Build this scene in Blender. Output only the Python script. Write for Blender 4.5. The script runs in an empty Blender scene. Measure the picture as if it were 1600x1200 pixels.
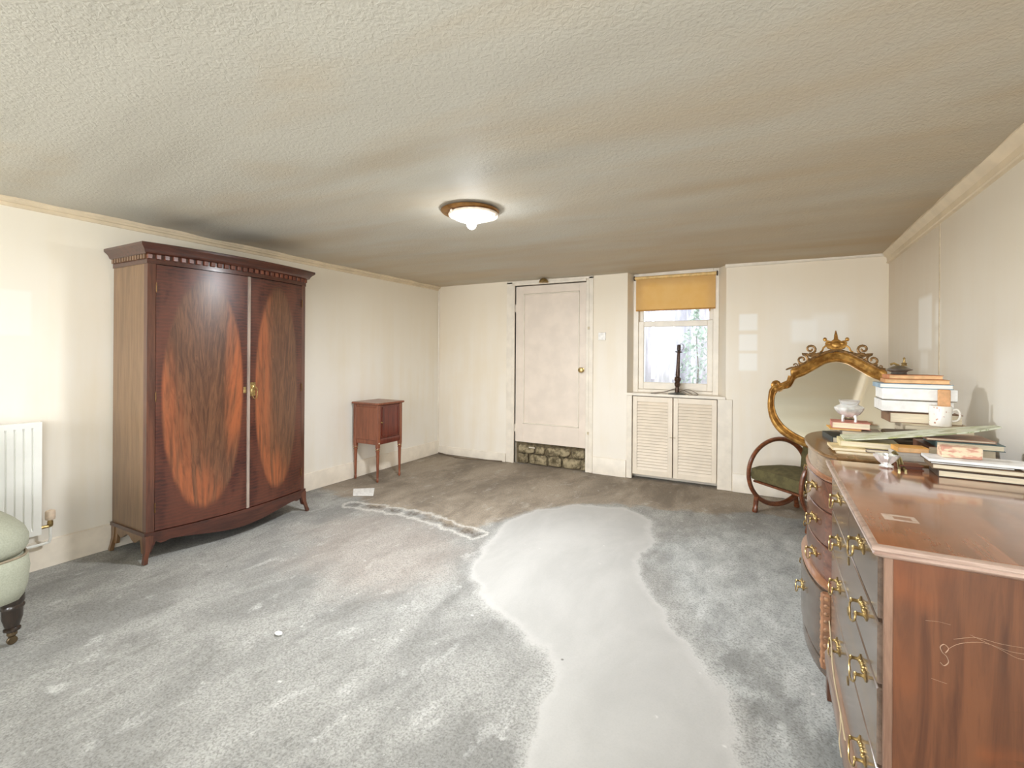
import bpy, bmesh, math, random
from mathutils import Matrix, Vector, noise
random.seed(7)
C = bpy.context.scene.collection
sc = bpy.context.scene
PI = math.pi

# ------------------------------------------------------------------ camera
cam_d = bpy.data.cameras.new('camera')
cam = bpy.data.objects.new('camera', cam_d)
C.objects.link(cam)
yaw, roll = math.radians(28.48), 0.007
F = Vector((-math.sin(yaw), math.cos(yaw), 0)); R0 = Vector((math.cos(yaw), math.sin(yaw), 0)); U0 = Vector((0, 0, 1))
R = R0 * math.cos(roll) + U0 * math.sin(roll); U = U0 * math.cos(roll) - R0 * math.sin(roll)
m = Matrix((R, U, -F)).transposed().to_4x4(); m.translation = Vector((0, 0, 1.3))
cam.matrix_world = m
cam_d.sensor_width = 36; cam_d.lens = 743 / 1600 * 36; cam_d.shift_y = -46.4 / 1600
cam_d.clip_start = 0.02
sc.camera = cam

# ------------------------------------------------------------------ world, lights, exposure
w = bpy.data.worlds.new('daylight'); sc.world = w; w.use_nodes = True
bg = w.node_tree.nodes['Background']; bg.inputs[0].default_value = (0.86, 0.93, 1.0, 1); bg.inputs[1].default_value = 2.6
sc.view_settings.view_transform = 'Standard'; sc.view_settings.look = 'None'
sc.view_settings.gamma = 1; sc.view_settings.use_curve_mapping = False
sc.view_settings.exposure = 0.64

def area(name, loc, rot, sx, sy, power, col):
    l = bpy.data.lights.new(name, 'AREA'); l.shape = 'RECTANGLE'; l.size = sx; l.size_y = sy
    l.energy = power; l.color = col
    o = bpy.data.objects.new(name, l); C.objects.link(o); o.location = loc; o.rotation_euler = rot
    return o
# daylight coming in through the two windows of the wall behind the camera and one unseen window added in the right wall to brighten the left wall
area('window_daylight', (-2.75, -2.70, 1.30), (PI / 2, 0, 0), 1.48, 1.34, 64, (0.92, 0.965, 1.0))
area('window_daylight', (-0.55, -2.70, 1.30), (PI / 2, 0, 0), 1.48, 1.34, 64, (0.92, 0.965, 1.0))
area('window_daylight', (0.97, -1.20, 1.25), (PI / 2, 0, PI / 2), 1.38, 1.28, 30, (0.92, 0.965, 1.0))  # light of the added unseen window in the right wall

# ------------------------------------------------------------------ material helpers
def lin(c):
    return tuple(((v / 255) / 12.92 if v / 255 <= 0.04045 else ((v / 255 + 0.055) / 1.055) ** 2.4) for v in c) + (1,)
MATS = {}
class NT:
    def __init__(s, name):
        s.m = bpy.data.materials.new(name); s.m.use_nodes = True
        s.t = s.m.node_tree; s.n = s.t.nodes; s.l = s.t.links
        s.b = s.n['Principled BSDF']
    def new(s, ty, **k):
        x = s.n.new(ty)
        for a, v in k.items(): setattr(x, a, v)
        return x
    def put(s, sock, v):
        if isinstance(v, bpy.types.NodeSocket): s.l.new(v, sock)
        elif v is not None: sock.default_value = v
    def math(s, op, a, b=None, c=None, clamp=False):
        x = s.new('ShaderNodeMath', operation=op, use_clamp=clamp)
        s.put(x.inputs[0], a)
        if b is not None: s.put(x.inputs[1], b)
        if c is not None: s.put(x.inputs[2], c)
        return x.outputs[0]
    def step(s, v, lo, hi, a=0.0, b=1.0):
        x = s.new('ShaderNodeMapRange', interpolation_type='SMOOTHSTEP')
        s.put(x.inputs[0], v); x.inputs[1].default_value = lo; x.inputs[2].default_value = hi
        x.inputs[3].default_value = a; x.inputs[4].default_value = b
        return x.outputs[0]
    def mix(s, f, a, b, mode='MIX'):
        x = s.new('ShaderNodeMix', data_type='RGBA', blend_type=mode)
        s.put(x.inputs[0], f); s.put(x.inputs[6], a); s.put(x.inputs[7], b)
        return x.outputs[2]
    def coord(s, scale=(1, 1, 1), loc=(0, 0, 0), rot=(0, 0, 0)):
        tc = s.new('ShaderNodeTexCoord'); mp = s.new('ShaderNodeMapping')
        mp.inputs['Scale'].default_value = scale; mp.inputs['Location'].default_value = loc; mp.inputs['Rotation'].default_value = rot
        s.l.new(tc.outputs['Object'], mp.inputs[0]); return mp.outputs[0]
    def xyz(s, v=None):
        if v is None: v = s.new('ShaderNodeTexCoord').outputs['Object']
        x = s.new('ShaderNodeSeparateXYZ'); s.l.new(v, x.inputs[0]); return x.outputs
    def noise(s, vec, scale, detail=3, rough=0.55, dist=0.0):
        x = s.new('ShaderNodeTexNoise'); s.l.new(vec, x.inputs['Vector'])
        x.inputs['Scale'].default_value = scale; x.inputs['Detail'].default_value = detail
        x.inputs['Roughness'].default_value = rough; x.inputs['Distortion'].default_value = dist
        return x.outputs['Fac']
    def voro(s, vec, scale, feature='F1'):
        x = s.new('ShaderNodeTexVoronoi', feature=feature); s.l.new(vec, x.inputs['Vector']); x.inputs['Scale'].default_value = scale
        return x.outputs['Distance']
    def bump(s, h, strength=0.3, dist=0.002):
        x = s.new('ShaderNodeBump'); x.inputs['Strength'].default_value = strength; x.inputs['Distance'].default_value = dist
        s.l.new(h, x.inputs['Height']); s.l.new(x.outputs[0], s.b.inputs['Normal'])
    def attr(s, name):
        return s.new('ShaderNodeAttribute', attribute_name=name).outputs['Fac']
    def base(s, v): s.put(s.b.inputs['Base Color'], v)
    def set(s, rough=0.5, metal=0.0, coat=0.0, coat_rough=0.1, spec=0.5):
        s.put(s.b.inputs['Roughness'], rough); s.b.inputs['Metallic'].default_value = metal
        s.b.inputs['Coat Weight'].default_value = coat; s.b.inputs['Coat Roughness'].default_value = coat_rough
        s.b.inputs['Specular IOR Level'].default_value = spec

def plain(name, c, rough=0.5, metal=0.0, coat=0.0, var=0.10, scale=30, bump=0.0, stretch=(1, 1, 1), spec=0.5):
    """a procedural material: one colour broken by noise"""
    if name in MATS: return MATS[name]
    t = NT(name); v = t.coord(stretch)
    f = t.noise(v, scale, 3)
    a = lin(c); d = tuple(x * (1 - var * 1.6) for x in a[:3]) + (1,); e = tuple(min(1, x * (1 + var * 0.8)) for x in a[:3]) + (1,)
    t.base(t.mix(t.step(f, 0.3, 0.7), d, e)); t.set(rough, metal, coat, spec=spec)
    if bump: t.bump(f, bump)
    MATS[name] = t.m; return t.m

def wood(name, dark, light, rough=0.35, coat=0.3, axis='z', scale=1.0, coat_rough=0.12):
    if name in MATS: return MATS[name]
    t = NT(name)
    st = {'z': (14, 14, 0.9), 'y': (14, 0.9, 14), 'x': (0.9, 14, 14)}[axis]
    v = t.coord(tuple(q * scale for q in st))
    f = t.noise(v, 2.2, 6, 0.62, 1.1)
    g = t.noise(t.coord(tuple(q * scale * 5 for q in st)), 3, 3, 0.7)
    f2 = t.math('ADD', t.math('MULTIPLY', f, 0.72), t.math('MULTIPLY', g, 0.28))
    big = t.noise(t.coord((1, 1, 1)), 3.0, 2)
    col = t.mix(t.step(f2, 0.32, 0.66), lin(dark), lin(light))
    col = t.mix(t.step(big, 0.35, 0.75, 0.0, 0.35), col, lin(dark))
    t.base(col); t.set(rough, 0, coat, coat_rough); t.bump(f2, 0.08, 0.0008)
    MATS[name] = t.m; return t.m

def veneer(name, cy, cz, ry, rz, flip=1):
    """wardrobe door: dark rippled mahogany with a lighter flame-figured oval (door geometry is in wardrobe space)"""
    t = NT(name); X, Y, Z = t.xyz()
    wob = t.noise(t.coord((1, 3, 1)), 3.0, 3)
    w2 = t.noise(t.coord((1, 10, 2.2)), 2.6, 4, 0.6, 0.6)
    u = t.math('DIVIDE', t.math('SUBTRACT', Y, cy), ry); v = t.math('DIVIDE', t.math('SUBTRACT', Z, cz), rz)
    r = t.math('SQRT', t.math('ADD', t.math('POWER', t.math('ABSOLUTE', u), 2.1), t.math('POWER', t.math('ABSOLUTE', v), 2.1)))
    rr = t.math('ADD', r, t.math('MULTIPLY', t.math('SUBTRACT', wob, 0.5), 0.10))
    inside = t.step(rr, 0.93, 1.03, 1, 0)
    # ripple outside: fine horizontal curl bands
    band = t.new('ShaderNodeTexWave', wave_type='BANDS', bands_direction='Z'); t.l.new(t.coord((1, 1.0, 1)), band.inputs[0])
    band.inputs['Scale'].default_value = 14; band.inputs['Distortion'].default_value = 5; band.inputs['Detail'].default_value = 4; band.inputs['Detail Scale'].default_value = 1.2
    fine = t.noise(t.coord((4, 7, 55)), 2.0, 4, 0.6, 0.8)
    rip = t.math('ADD', t.math('MULTIPLY', band.outputs['Fac'], 0.16), t.math('MULTIPLY', fine, 0.84))
    outc = t.mix(t.step(rip, 0.28, 0.74), lin((40, 14, 9)), lin((84, 36, 22)))
    outc = t.mix(t.math('MULTIPLY', t.step(wob, .4, .62), .45), outc, lin((104, 58, 40)))
    # flame: tongues that rise and spread from the lower centre
    fan = t.math('ADD', t.math('MULTIPLY', t.math('ABSOLUTE', u), 2.6), t.math('MULTIPLY', v, -0.55))
    cmb = t.new('ShaderNodeCombineXYZ'); t.l.new(t.math('MULTIPLY', fan, 1.0), cmb.inputs[0]); t.l.new(t.math('MULTIPLY', v, 0.8), cmb.inputs[1]); t.l.new(t.math('MULTIPLY', u, 0.35), cmb.inputs[2])
    fl = t.noise(cmb.outputs[0], 1.25, 3, 0.5, 1.6)
    fl2 = t.noise(cmb.outputs[0], 5.0, 4, 0.6, 1.2)
    ring = t.step(rr, 0.45, 0.88)
    low = t.step(v, 0.75, -0.8)
    # the figure glows along the lower left, the foot and the right-hand edge of each oval
    ll = t.step(t.math('ADD', t.math('MULTIPLY', u, -0.7), t.math('MULTIPLY', v, -0.75)), 0.12, 0.62)
    re = t.math('MULTIPLY', t.step(u, 0.40, 0.72), t.step(t.math('ABSOLUTE', t.math('SUBTRACT', v, 0.15)), 0.95, 0.35)) if flip > 0 else t.math('MULTIPLY', t.step(u, -0.15, -0.6), 0.8)
    tx = t.step(t.math('ADD', t.math('MULTIPLY', fl, 0.75), t.math('MULTIPLY', fl2, 0.25)), 0.36, 0.60)
    bright = t.math('MULTIPLY', t.math('MAXIMUM', t.math('MULTIPLY', ll, t.math('ADD', t.math('MULTIPLY', ring, .8), .2)), re), t.math('ADD', t.math('MULTIPLY', tx, 0.8), 0.12), clamp=True)
    core = t.mix(t.step(fl2, 0.3, 0.7), lin((70, 42, 27)), lin((108, 72, 48)))
    inc = t.mix(bright, core, lin((156, 86, 50)))
    inc = t.mix(t.math('MULTIPLY', t.step(w2, 0.52, 0.74), 0.28), inc, lin((64, 30, 18)))
    t.base(t.mix(inside, outc, inc)); t.set(0.36, 0, 0.40, 0.28)
    return t.m

def wallpaint(name, c, patches=(), axis=0, stain=None):
    """old cream gloss; patches = pale rectangles, mostly window reflections painted into the colour (centre h, centre z, half w, half z, softness, amount)"""
    t = NT(name); o = t.xyz(); H = o[axis]; Z = o[2]
    big = t.noise(t.coord((1, 1, 1)), 0.9, 4, 0.6)
    streak = t.noise(t.coord((5, 5, 0.5)), 1.6, 3)
    a = lin(c); warm = lin(tuple(x * k for x, k in zip(c, (0.975, 0.95, 0.90))))
    col = t.mix(t.step(t.math('ADD', t.math('MULTIPLY', big, .6), t.math('MULTIPLY', streak, .4)), 0.4, 0.68, 0, 0.8), a, warm)
    col = t.mix(t.math('MULTIPLY', t.step(Z, 0.7, 2.15), 0.75), col, warm)   # nicotine haze, stronger up the wall
    if stain:
        h0, h1, z0, z1, cc, am = stain
        s = t.math('MULTIPLY', t.step(H, h0, h1), t.step(Z, z0, z1))
        s = t.math('MULTIPLY', s, t.math('ADD', 0.55, t.math('MULTIPLY', streak, 0.8)), clamp=True)
        col = t.mix(t.math('MULTIPLY', s, am), col, lin(cc))
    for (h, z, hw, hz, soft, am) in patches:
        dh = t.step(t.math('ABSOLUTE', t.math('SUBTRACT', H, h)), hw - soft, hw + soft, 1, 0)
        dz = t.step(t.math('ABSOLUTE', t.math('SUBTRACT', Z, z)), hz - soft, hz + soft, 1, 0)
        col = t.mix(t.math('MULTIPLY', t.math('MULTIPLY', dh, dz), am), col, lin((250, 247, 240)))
    t.base(col); t.set(0.42, spec=0.4)
    t.bump(t.noise(t.coord((1, 1, 1)), 22, 4), 0.12, 0.004)
    return t.m

# ------------------------------------------------------------------ mesh helpers
class M:
    def __init__(s): s.bm = bmesh.new()
    def _add(s, verts, faces, T=None, flat=False):
        vs = [s.bm.verts.new((T @ Vector(v)) if T else v) for v in verts]
        for f in faces:
            try:
                fc = s.bm.faces.new([vs[i] for i in f]); fc.smooth = not flat
            except ValueError: pass
        return s
    def loft(s, rings, cap=True, closed=True, T=None):
        n = len(rings[0]); V = [v for r in rings for v in r]; Fc = []
        for i in range(len(rings) - 1):
            for j in range(n if closed else n - 1):
                k = (j + 1) % n
                Fc.append((i * n + j, i * n + k, (i + 1) * n + k, (i + 1) * n + j))
        if cap: Fc.append(tuple(range(n))[::-1]); Fc.append(tuple((len(rings) - 1) * n + j for j in range(n)))
        return s._add(V, Fc, T)
    def box(s, x0, x1, y0, y1, z0, z1, b=0.0, T=None):
        if b <= 0:
            r = lambda z: [(x0, y0, z), (x1, y0, z), (x1, y1, z), (x0, y1, z)]
            return s.loft([r(z0), r(z1)], T=T)
        def r(z, i):
            a, c, d, e = x0 + i, x1 - i, y0 + i, y1 - i
            k = b * 0.9
            return [(a + k, d, z), (c - k, d, z), (c, d + k, z), (c, e - k, z), (c - k, e, z), (a + k, e, z), (a, e - k, z), (a, d + k, z)]
        return s.loft([r(z0, b), r(z0 + b, 0), r(z1 - b, 0), r(z1, b)], T=T)
    def prism(s, poly, z0, z1, T=None):
        return s.loft([[(x, y, z0) for x, y in poly], [(x, y, z1) for x, y in poly]], T=T)
    def slab(s, x0, x1, y0, y1, prof, T=None):
        return s.loft([[(x0 + i, y0 + i, z), (x1 - i, y0 + i, z), (x1 - i, y1 - i, z), (x0 + i, y1 - i, z)] for z, i in prof], T=T)
    def lathe(s, prof, c=(0, 0, 0), n=20, T=None, rad=None):
        rings = []
        for r, z in prof:
            r = max(r, 0.0004)
            rings.append([(c[0] + r * (1 + (rad(a) if rad else 0)) * math.cos(a), c[1] + r * (1 + (rad(a) if rad else 0)) * math.sin(a), c[2] + z) for a in [2 * PI * k / n for k in range(n)]])
        return s.loft(rings, T=T)
    def tube(s, pts, r, n=8, closed=False, T=None, flat=1.0):
        P = [Vector(p) for p in pts]; rings = []; N = len(P)
        rr = r if isinstance(r, (list, tuple)) else [r] * N
        up = None
        for i in range(N):
            if closed: d = P[(i + 1) % N] - P[i - 1]
            else: d = P[min(i + 1, N - 1)] - P[max(i - 1, 0)]
            if d.length < 1e-9: d = Vector((0, 0, 1))
            d.normalize()
            if up is None:
                up = Vector((0, 0, 1)) if abs(d.z) < 0.9 else Vector((1, 0, 0))
            a = d.cross(up)
            if a.length < 1e-6: a = d.orthogonal()
            a.normalize(); b = a.cross(d).normalized(); up = b
            rings.append([tuple(P[i] + a * (rr[i] * math.cos(t)) + b * (rr[i] * flat * math.sin(t))) for t in [2 * PI * k / n for k in range(n)]])
        if closed: rings.append(rings[0]); return s.loft(rings, cap=False, T=T)
        return s.loft(rings, T=T)
    def sphere(s, c, rx, ry=None, rz=None, n=14, m=9, T=None, p=1.0):
        ry = ry or rx; rz = rz or rx
        def sg(v): return math.copysign(abs(v) ** p, v)
        rings = []
        for i in range(m + 1):
            t = -PI / 2 + PI * i / m
            rings.append([(c[0] + rx * max(0.01, abs(math.cos(t)) ** p) * sg(math.cos(a)), c[1] + ry * max(0.01, abs(math.cos(t)) ** p) * sg(math.sin(a)), c[2] + rz * sg(math.sin(t))) for a in [2 * PI * k / n for k in range(n)]])
        return s.loft(rings, T=T)

WM = {}
def emit(name, mb, mat, parent=None, sharp=35, local=False):
    """link ONE mesh object; geometry is given in room coordinates unless local"""
    me = bpy.data.meshes.new(name); bm = mb.bm
    bmesh.ops.remove_doubles(bm, verts=bm.verts, dist=1e-6)
    bmesh.ops.recalc_face_normals(bm, faces=bm.faces)
    ang = math.radians(sharp)
    for e in bm.edges:
        if len(e.link_faces) == 2 and e.calc_face_angle(0) > ang: e.smooth = False
    bm.to_mesh(me); bm.free()
    o = bpy.data.objects.new(name, me); C.objects.link(o)
    if mat: me.materials.append(mat)
    if parent is not None:
        o.parent = parent; W = WM[parent.name]
        if not local: me.transform(W.inverted())
        WM[o.name] = W
    else: WM[o.name] = Matrix.Identity(4)
    return o
def thing(name, label, cat, loc=(0, 0, 0), rz=0.0, rx=0.0, group=None):
    o = bpy.data.objects.new(name, None); C.objects.link(o); o.empty_display_size = 0.1
    o.location = loc; o.rotation_euler = (rx, 0, rz)
    WM[o.name] = Matrix.Translation(loc) @ Matrix.Rotation(rz, 4, 'Z') @ Matrix.Rotation(rx, 4, 'X')
    o['label'] = label; o['category'] = cat
    if group: o['group'] = group
    return o
def recentre(o, loc):
    loc = Vector(loc); o.data.transform(Matrix.Translation(-loc)); o.location = loc; return o
def tag(o, label, cat, group=None, kind=None, loc=None):
    o['label'] = label; o['category'] = cat
    if group: o['group'] = group
    if kind: o['kind'] = kind
    if loc: recentre(o, loc)
    return o
def struct(name, mb, mat, label, cat, parent=None, **k):
    o = emit(name, mb, mat, parent, **k)
    if parent is None: o['kind'] = 'structure'; o['label'] = label; o['category'] = cat
    return o
def crom(pts, n=6, closed=False):
    P = [Vector(p) for p in pts]; out = []; N = len(P)
    for i in range(N if closed else N - 1):
        a, b, c, d = (P[(i - 1) % N] if closed or i > 0 else P[0]), P[i % N], P[(i + 1) % N], (P[(i + 2) % N] if closed or i < N - 2 else P[-1])
        for k in range(n):
            t = k / n
            out.append(0.5 * ((2 * b) + (c - a) * t + (2 * a - 5 * b + 4 * c - d) * t * t + (3 * b - a - 3 * c + d) * t ** 3))
    if not closed: out.append(P[-1])
    return out

# ------------------------------------------------------------------ ROOM
XL, XR, YB, YR, ZC = -3.826, 0.876, 5.03, -2.6, 2.179
m_trim = plain('cream_gloss_trim', (238, 228, 212), 0.35, var=0.05, scale=8)
m_wl = wallpaint('paint_left', (243, 238, 228), patches=[(0.99, 1.52, 0.12, 0.13, 0.012, 0.35)], axis=1)
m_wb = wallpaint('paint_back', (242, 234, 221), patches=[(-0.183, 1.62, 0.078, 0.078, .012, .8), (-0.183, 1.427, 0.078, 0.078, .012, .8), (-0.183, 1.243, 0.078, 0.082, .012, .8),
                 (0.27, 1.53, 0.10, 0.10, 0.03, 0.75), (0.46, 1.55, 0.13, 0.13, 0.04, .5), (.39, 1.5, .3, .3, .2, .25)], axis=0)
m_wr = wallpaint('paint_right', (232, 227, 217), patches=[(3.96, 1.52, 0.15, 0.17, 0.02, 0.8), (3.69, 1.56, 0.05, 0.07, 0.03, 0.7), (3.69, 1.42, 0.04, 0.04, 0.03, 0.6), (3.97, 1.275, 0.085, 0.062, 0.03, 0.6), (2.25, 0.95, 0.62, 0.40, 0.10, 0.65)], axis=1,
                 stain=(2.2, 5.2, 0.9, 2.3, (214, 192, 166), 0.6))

# floor: poured patch over the remains of an old floor covering
def seg_d(px, py, a, b):
    ax, ay = a; bx, by = b; dx, dy = bx - ax, by - ay
    L = dx * dx + dy * dy; t = 0 if L == 0 else max(0, min(1, ((px - ax) * dx + (py - ay) * dy) / L))
    return math.hypot(px - ax - t * dx, py - ay - t * dy)
def sdf(px, py, poly):
    ins = False; d = 9
    n = len(poly)
    for i in range(n):
        a, b = poly[i], poly[(i + 1) % n]
        d = min(d, seg_d(px, py, a, b))
        if (a[1] > py) != (b[1] > py) and px < (b[0] - a[0]) * (py - a[1]) / (b[1] - a[1]) + a[0]: ins = not ins
    return d if ins else -d
screed = [(-1.80, 3.25), (-1.70, 2.80), (-1.60, 2.40), (-1.30, 2.14), (-1.09, 2.02), (-.89, 1.93), (-.76, 1.80), (-.73, 1.62), (-.71, 1.46), (-.67, 1.34), (-.62, .6), (-.3, .1), (.2, .4), (.02, 1.2),
          (-.07, 1.665), (-.088, 1.867), (-.127, 1.99), (-.23, 2.10), (-.37, 2.33), (-.55, 2.63), (-.74, 3.0), (-.70, 3.36), (-.80, 3.8), (-1.1, 4.02), (-1.45, 3.9), (-1.7, 3.6)]
lino = [(-3.9, 3.15), (-3.03, 3.05), (-2.59, 3.06), (-1.93, 2.93), (-1.75, 3.5), (-1.45, 3.95), (-1.0, 4.12), (-.5, 4.2), (.0, 4.45), (.9, 4.5), (.9, 5.1), (-3.9, 5.1)]
pinkish = [(-2.9, 2.95), (-1.95, 2.85), (-1.75, 2.6), (-1.7, 2.1), (-2.0, 1.85), (-2.6, 2.0), (-3.0, 2.4)]
bluish = [(-.7, 3.3), (-.2, 2.2), (.0, 1.7), (.4, 1.5), (.9, 2.3), (.4, 4.0), (-.3, 4.0)]
crackl = [(-3.15, 2.96), (-2.8, 3.0), (-2.45, 3.02), (-2.2, 2.96), (-1.88, 2.90)]
scar = [(-.07, 2.3), (.05, 1.95), (.25, 1.75)]
bm = bmesh.new(); NX, NY = 134, 206
x0, x1, y0, y1 = XL - .1, XR + .1, YR, YB + .25
grid = [[None] * (NX + 1) for _ in range(NY + 1)]
vals = {'screed': [], 'lino': [], 'pinkish': [], 'bluish': [], 'crack': [], 'scar': []}
for j in range(NY + 1):
    for i in range(NX + 1):
        x = x0 + (x1 - x0) * i / NX; y = y0 + (y1 - y0) * j / NY
        z = 0.0025 * (noise.noise(Vector((x * 1.3, y * 1.3, 0))) + 0.5 * noise.noise(Vector((x * 5, y * 5, 3)))) - 0.0025
        ds = sdf(x, y, screed); z += 0.002 * max(0, min(1, ds * 12 + .5))
        grid[j][i] = bm.verts.new((x, y, z))
        vals['screed'].append(ds); vals['lino'].append(sdf(x, y, lino)); vals['pinkish'].append(sdf(x, y, pinkish)); vals['bluish'].append(sdf(x, y, bluish))
        vals['crack'].append(min(seg_d(x, y, crackl[k], crackl[k + 1]) for k in range(len(crackl) - 1)))
        vals['scar'].append(min(seg_d(x, y, scar[k], scar[k + 1]) for k in range(len(scar) - 1)))
for j in range(NY):
    for i in range(NX):
        f = bm.faces.new((grid[j][i], grid[j][i + 1], grid[j + 1][i + 1], grid[j + 1][i])); f.smooth = True
me = bpy.data.meshes.new('floor'); bm.to_mesh(me); bm.free()
for k, L in vals.items():
    a = me.attributes.new(k, 'FLOAT', 'POINT'); a.data.foreach_set('value', L)
floor = bpy.data.objects.new('floor', me); C.objects.link(floor)
floor['kind'] = 'structure'; floor['label'] = 'worn grey concrete floor with a pale poured patch and remains of old covering'; floor['category'] = 'floor'
t = NT('worn_concrete')
v1 = t.coord()
vd = t.coord((1.6, 0.8, 1), rot=(0, 0, math.radians(14)))     # scuffs drag across the room
wob = t.noise(v1, 4.5, 5, 0.6); wobf = t.noise(v1, 30, 4, 0.6)
def zone(nm, soft, amp):
    d = t.math('ADD', t.attr(nm), t.math('MULTIPLY', t.math('SUBTRACT', wob, 0.5), amp))
    d = t.math('ADD', d, t.math('MULTIPLY', t.math('SUBTRACT', wobf, 0.5), amp * 0.15))
    return t.step(d, -soft, soft)
n1 = t.noise(vd, 1.7, 7, 0.62, 0.4); n2 = t.noise(vd, 5.5, 7, 0.65, 0.3); n3 = t.noise(v1, 34, 5, 0.7); n4 = t.noise(v1, 120, 3, 0.7)
weave = t.voro(t.coord((1, 1, 1), rot=(0, 0, .5)), 95)
col = t.mix(t.step(n1, 0.36, 0.62), lin((142, 141, 137)), lin((172, 171, 166)))
col = t.mix(t.math('MULTIPLY', t.step(n2, 0.56, 0.70), 0.62), col, lin((204, 203, 199)))
col = t.mix(t.math('MULTIPLY', t.step(n2, 0.46, 0.33), 0.55), col, lin((128, 127, 122)))
col = t.mix(t.math('MULTIPLY', t.step(weave, 0.35, 0.75), 0.22), col, lin((104, 103, 100)))
zp = zone('pinkish', 0.22, 0.6)
col = t.mix(t.math('MULTIPLY', zp, 0.42), col, t.mix(n2, lin((150, 134, 122)), lin((188, 174, 162))))
zb = zone('bluish', 0.14, 0.4)
col = t.mix(t.math('MULTIPLY', zb, 0.6), col, t.mix(t.step(n2, .35, .65), lin((168, 171, 170)), lin((204, 207, 205))))
zl = zone('lino', 0.06, 0.45)
lc = t.mix(t.step(n1, 0.33, 0.63), lin((126, 113, 97)), lin((168, 153, 134)))
lc = t.mix(t.math('MULTIPLY', t.step(n2, 0.55, 0.72), 0.6), lc, lin((192, 184, 172)))
col = t.mix(t.math('MULTIPLY', zl, 0.9), col, lc)
zs = zone('screed', 0.015, 0.16)
scol = t.mix(t.step(n1, 0.3, 0.7), lin((172, 170, 166)), lin((183, 181, 177)))
col = t.mix(t.math('MULTIPLY', zs, 0.93), col, scol)
# pale feathered lip of the pour
sd = t.math('ADD', t.attr('screed'), t.math('MULTIPLY', t.math('SUBTRACT', wob, 0.5), 0.16))
lip = t.math('MULTIPLY', t.step(t.math('ABSOLUTE', sd), 0.0, 0.06, 1, 0), 0.4)
col = t.mix(lip, col, lin((198, 196, 192)))
# split ridge
cd = t.math('ADD', t.attr('crack'), t.math('MULTIPLY', t.math('SUBTRACT', n2, 0.5), 0.22))
col = t.mix(t.math('MULTIPLY', t.step(cd, 0.0, 0.035, 1, 0), t.step(n3, 0.35, 0.6)), col, lin((96, 86, 76)))
col = t.mix(t.math('MULTIPLY', t.step(t.math('ABSOLUTE', t.math('SUBTRACT', cd, 0.07)), 0.0, 0.035, 1, 0), 0.6), col, lin((224, 220, 212)))
cs = t.math('ADD', t.attr('scar'), t.math('MULTIPLY', t.math('SUBTRACT', n2, 0.5), 0.35))
col = t.mix(t.math('MULTIPLY', t.step(cs, 0.02, 0.12, 1, 0), 0.45), col, lin((108, 108, 104)))
# spots and grit
sp = t.voro(t.coord((1, 1.3, 1)), 5.5); spn = t.math('MULTIPLY', t.step(sp, 0.02, 0.08, 1, 0), t.step(n3, .4, .6))
col = t.mix(t.math('MULTIPLY', spn, 0.65), col, lin((236, 235, 230)))
sp2 = t.voro(t.coord((1, 1, 1), (3.3, 1.1, 0)), 3.3); col = t.mix(t.step(sp2, 0.012, 0.03, .8, 0), col, lin((84, 80, 74)))
col = t.mix(t.math('MULTIPLY', t.step(n3, 0.6, 0.8), t.math('MULTIPLY', t.math('SUBTRACT', 1.0, zs), 0.6)), col, lin((232, 230, 225)))
col = t.mix(t.math('MULTIPLY', t.step(n4, 0.55, 0.35), t.math('ADD', 0.05, t.math('MULTIPLY', t.math('SUBTRACT', 1.0, zs), 0.48))), col, lin((98, 96, 92)))
t.base(col); t.set(0.72, spec=0.3)
hh = t.math('ADD', t.math('MULTIPLY', weave, 0.35), t.math('ADD', n3, t.math('MULTIPLY', n4, 0.5)))
hh = t.math('MULTIPLY', hh, t.math('SUBTRACT', 1.0, t.math('MULTIPLY', zs, 0.85)))
t.bump(hh, 0.5, 0.004)
me.materials.append(t.m)

# ceiling: sagging, papered with raised lining, tar-stained
bm = bmesh.new(); NX, NY = 90, 140; g = []
ys0, ys1 = YR, YB + .2
for j in range(NY + 1):
    row = []
    for i in range(NX + 1):
        x = x0 + (x1 - x0) * i / NX; y = ys0 + (ys1 - ys0) * j / NY
        z = ZC + 0.008 * noise.noise(Vector((x * .55, y * 1.7, 2))) + 0.0085 * noise.noise(Vector((x * 0.9 + y * .6, y * 4.0, 7))) + .0015 * noise.noise(Vector((x * 5, y * 11, 1)))
        row.append(bm.verts.new((x, y, z)))
    g.append(row)
for j in range(NY):
    for i in range(NX):
        f = bm.faces.new((g[j][i], g[j + 1][i], g[j + 1][i + 1], g[j][i + 1])); f.smooth = True
me = bpy.data.meshes.new('ceiling'); bm.to_mesh(me); bm.free()
ceil = bpy.data.objects.new('ceiling', me); C.objects.link(ceil)
ceil['kind'] = 'structure'; ceil['label'] = 'low sagging ceiling in textured beige paper with tobacco-brown staining'; ceil['category'] = 'ceiling'
t = NT('stained_textured_paper'); X, Y, Z = t.xyz()
st = t.noise(t.coord((0.55, 1.9, 1), rot=(0, 0, math.radians(-12))), 1.5, 5, 0.55, 0.4)
far = t.step(Y, 0.6, 4.6)
rt = t.step(X, -1.8, 0.8)
am = t.math('ADD', t.math('MULTIPLY', far, 0.42), t.math('MULTIPLY', t.math('MULTIPLY', far, rt), 0.28))
am = t.math('ADD', am, t.math('MULTIPLY', t.math('SUBTRACT', st, 0.5), 1.5), clamp=True)
t.base(t.mix(am, lin((196, 191, 178)), lin((190, 166, 130)))); t.set(0.6, spec=0.3)
t.bump(t.math('ADD', t.noise(t.coord((1, 1, 1)), 62, 2, 0.5, 0.8), t.math('MULTIPLY', t.noise(t.coord((1, 1, 1)), 95, 2), .4)), 0.5, 0.005)
me.materials.append(t.m)

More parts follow.
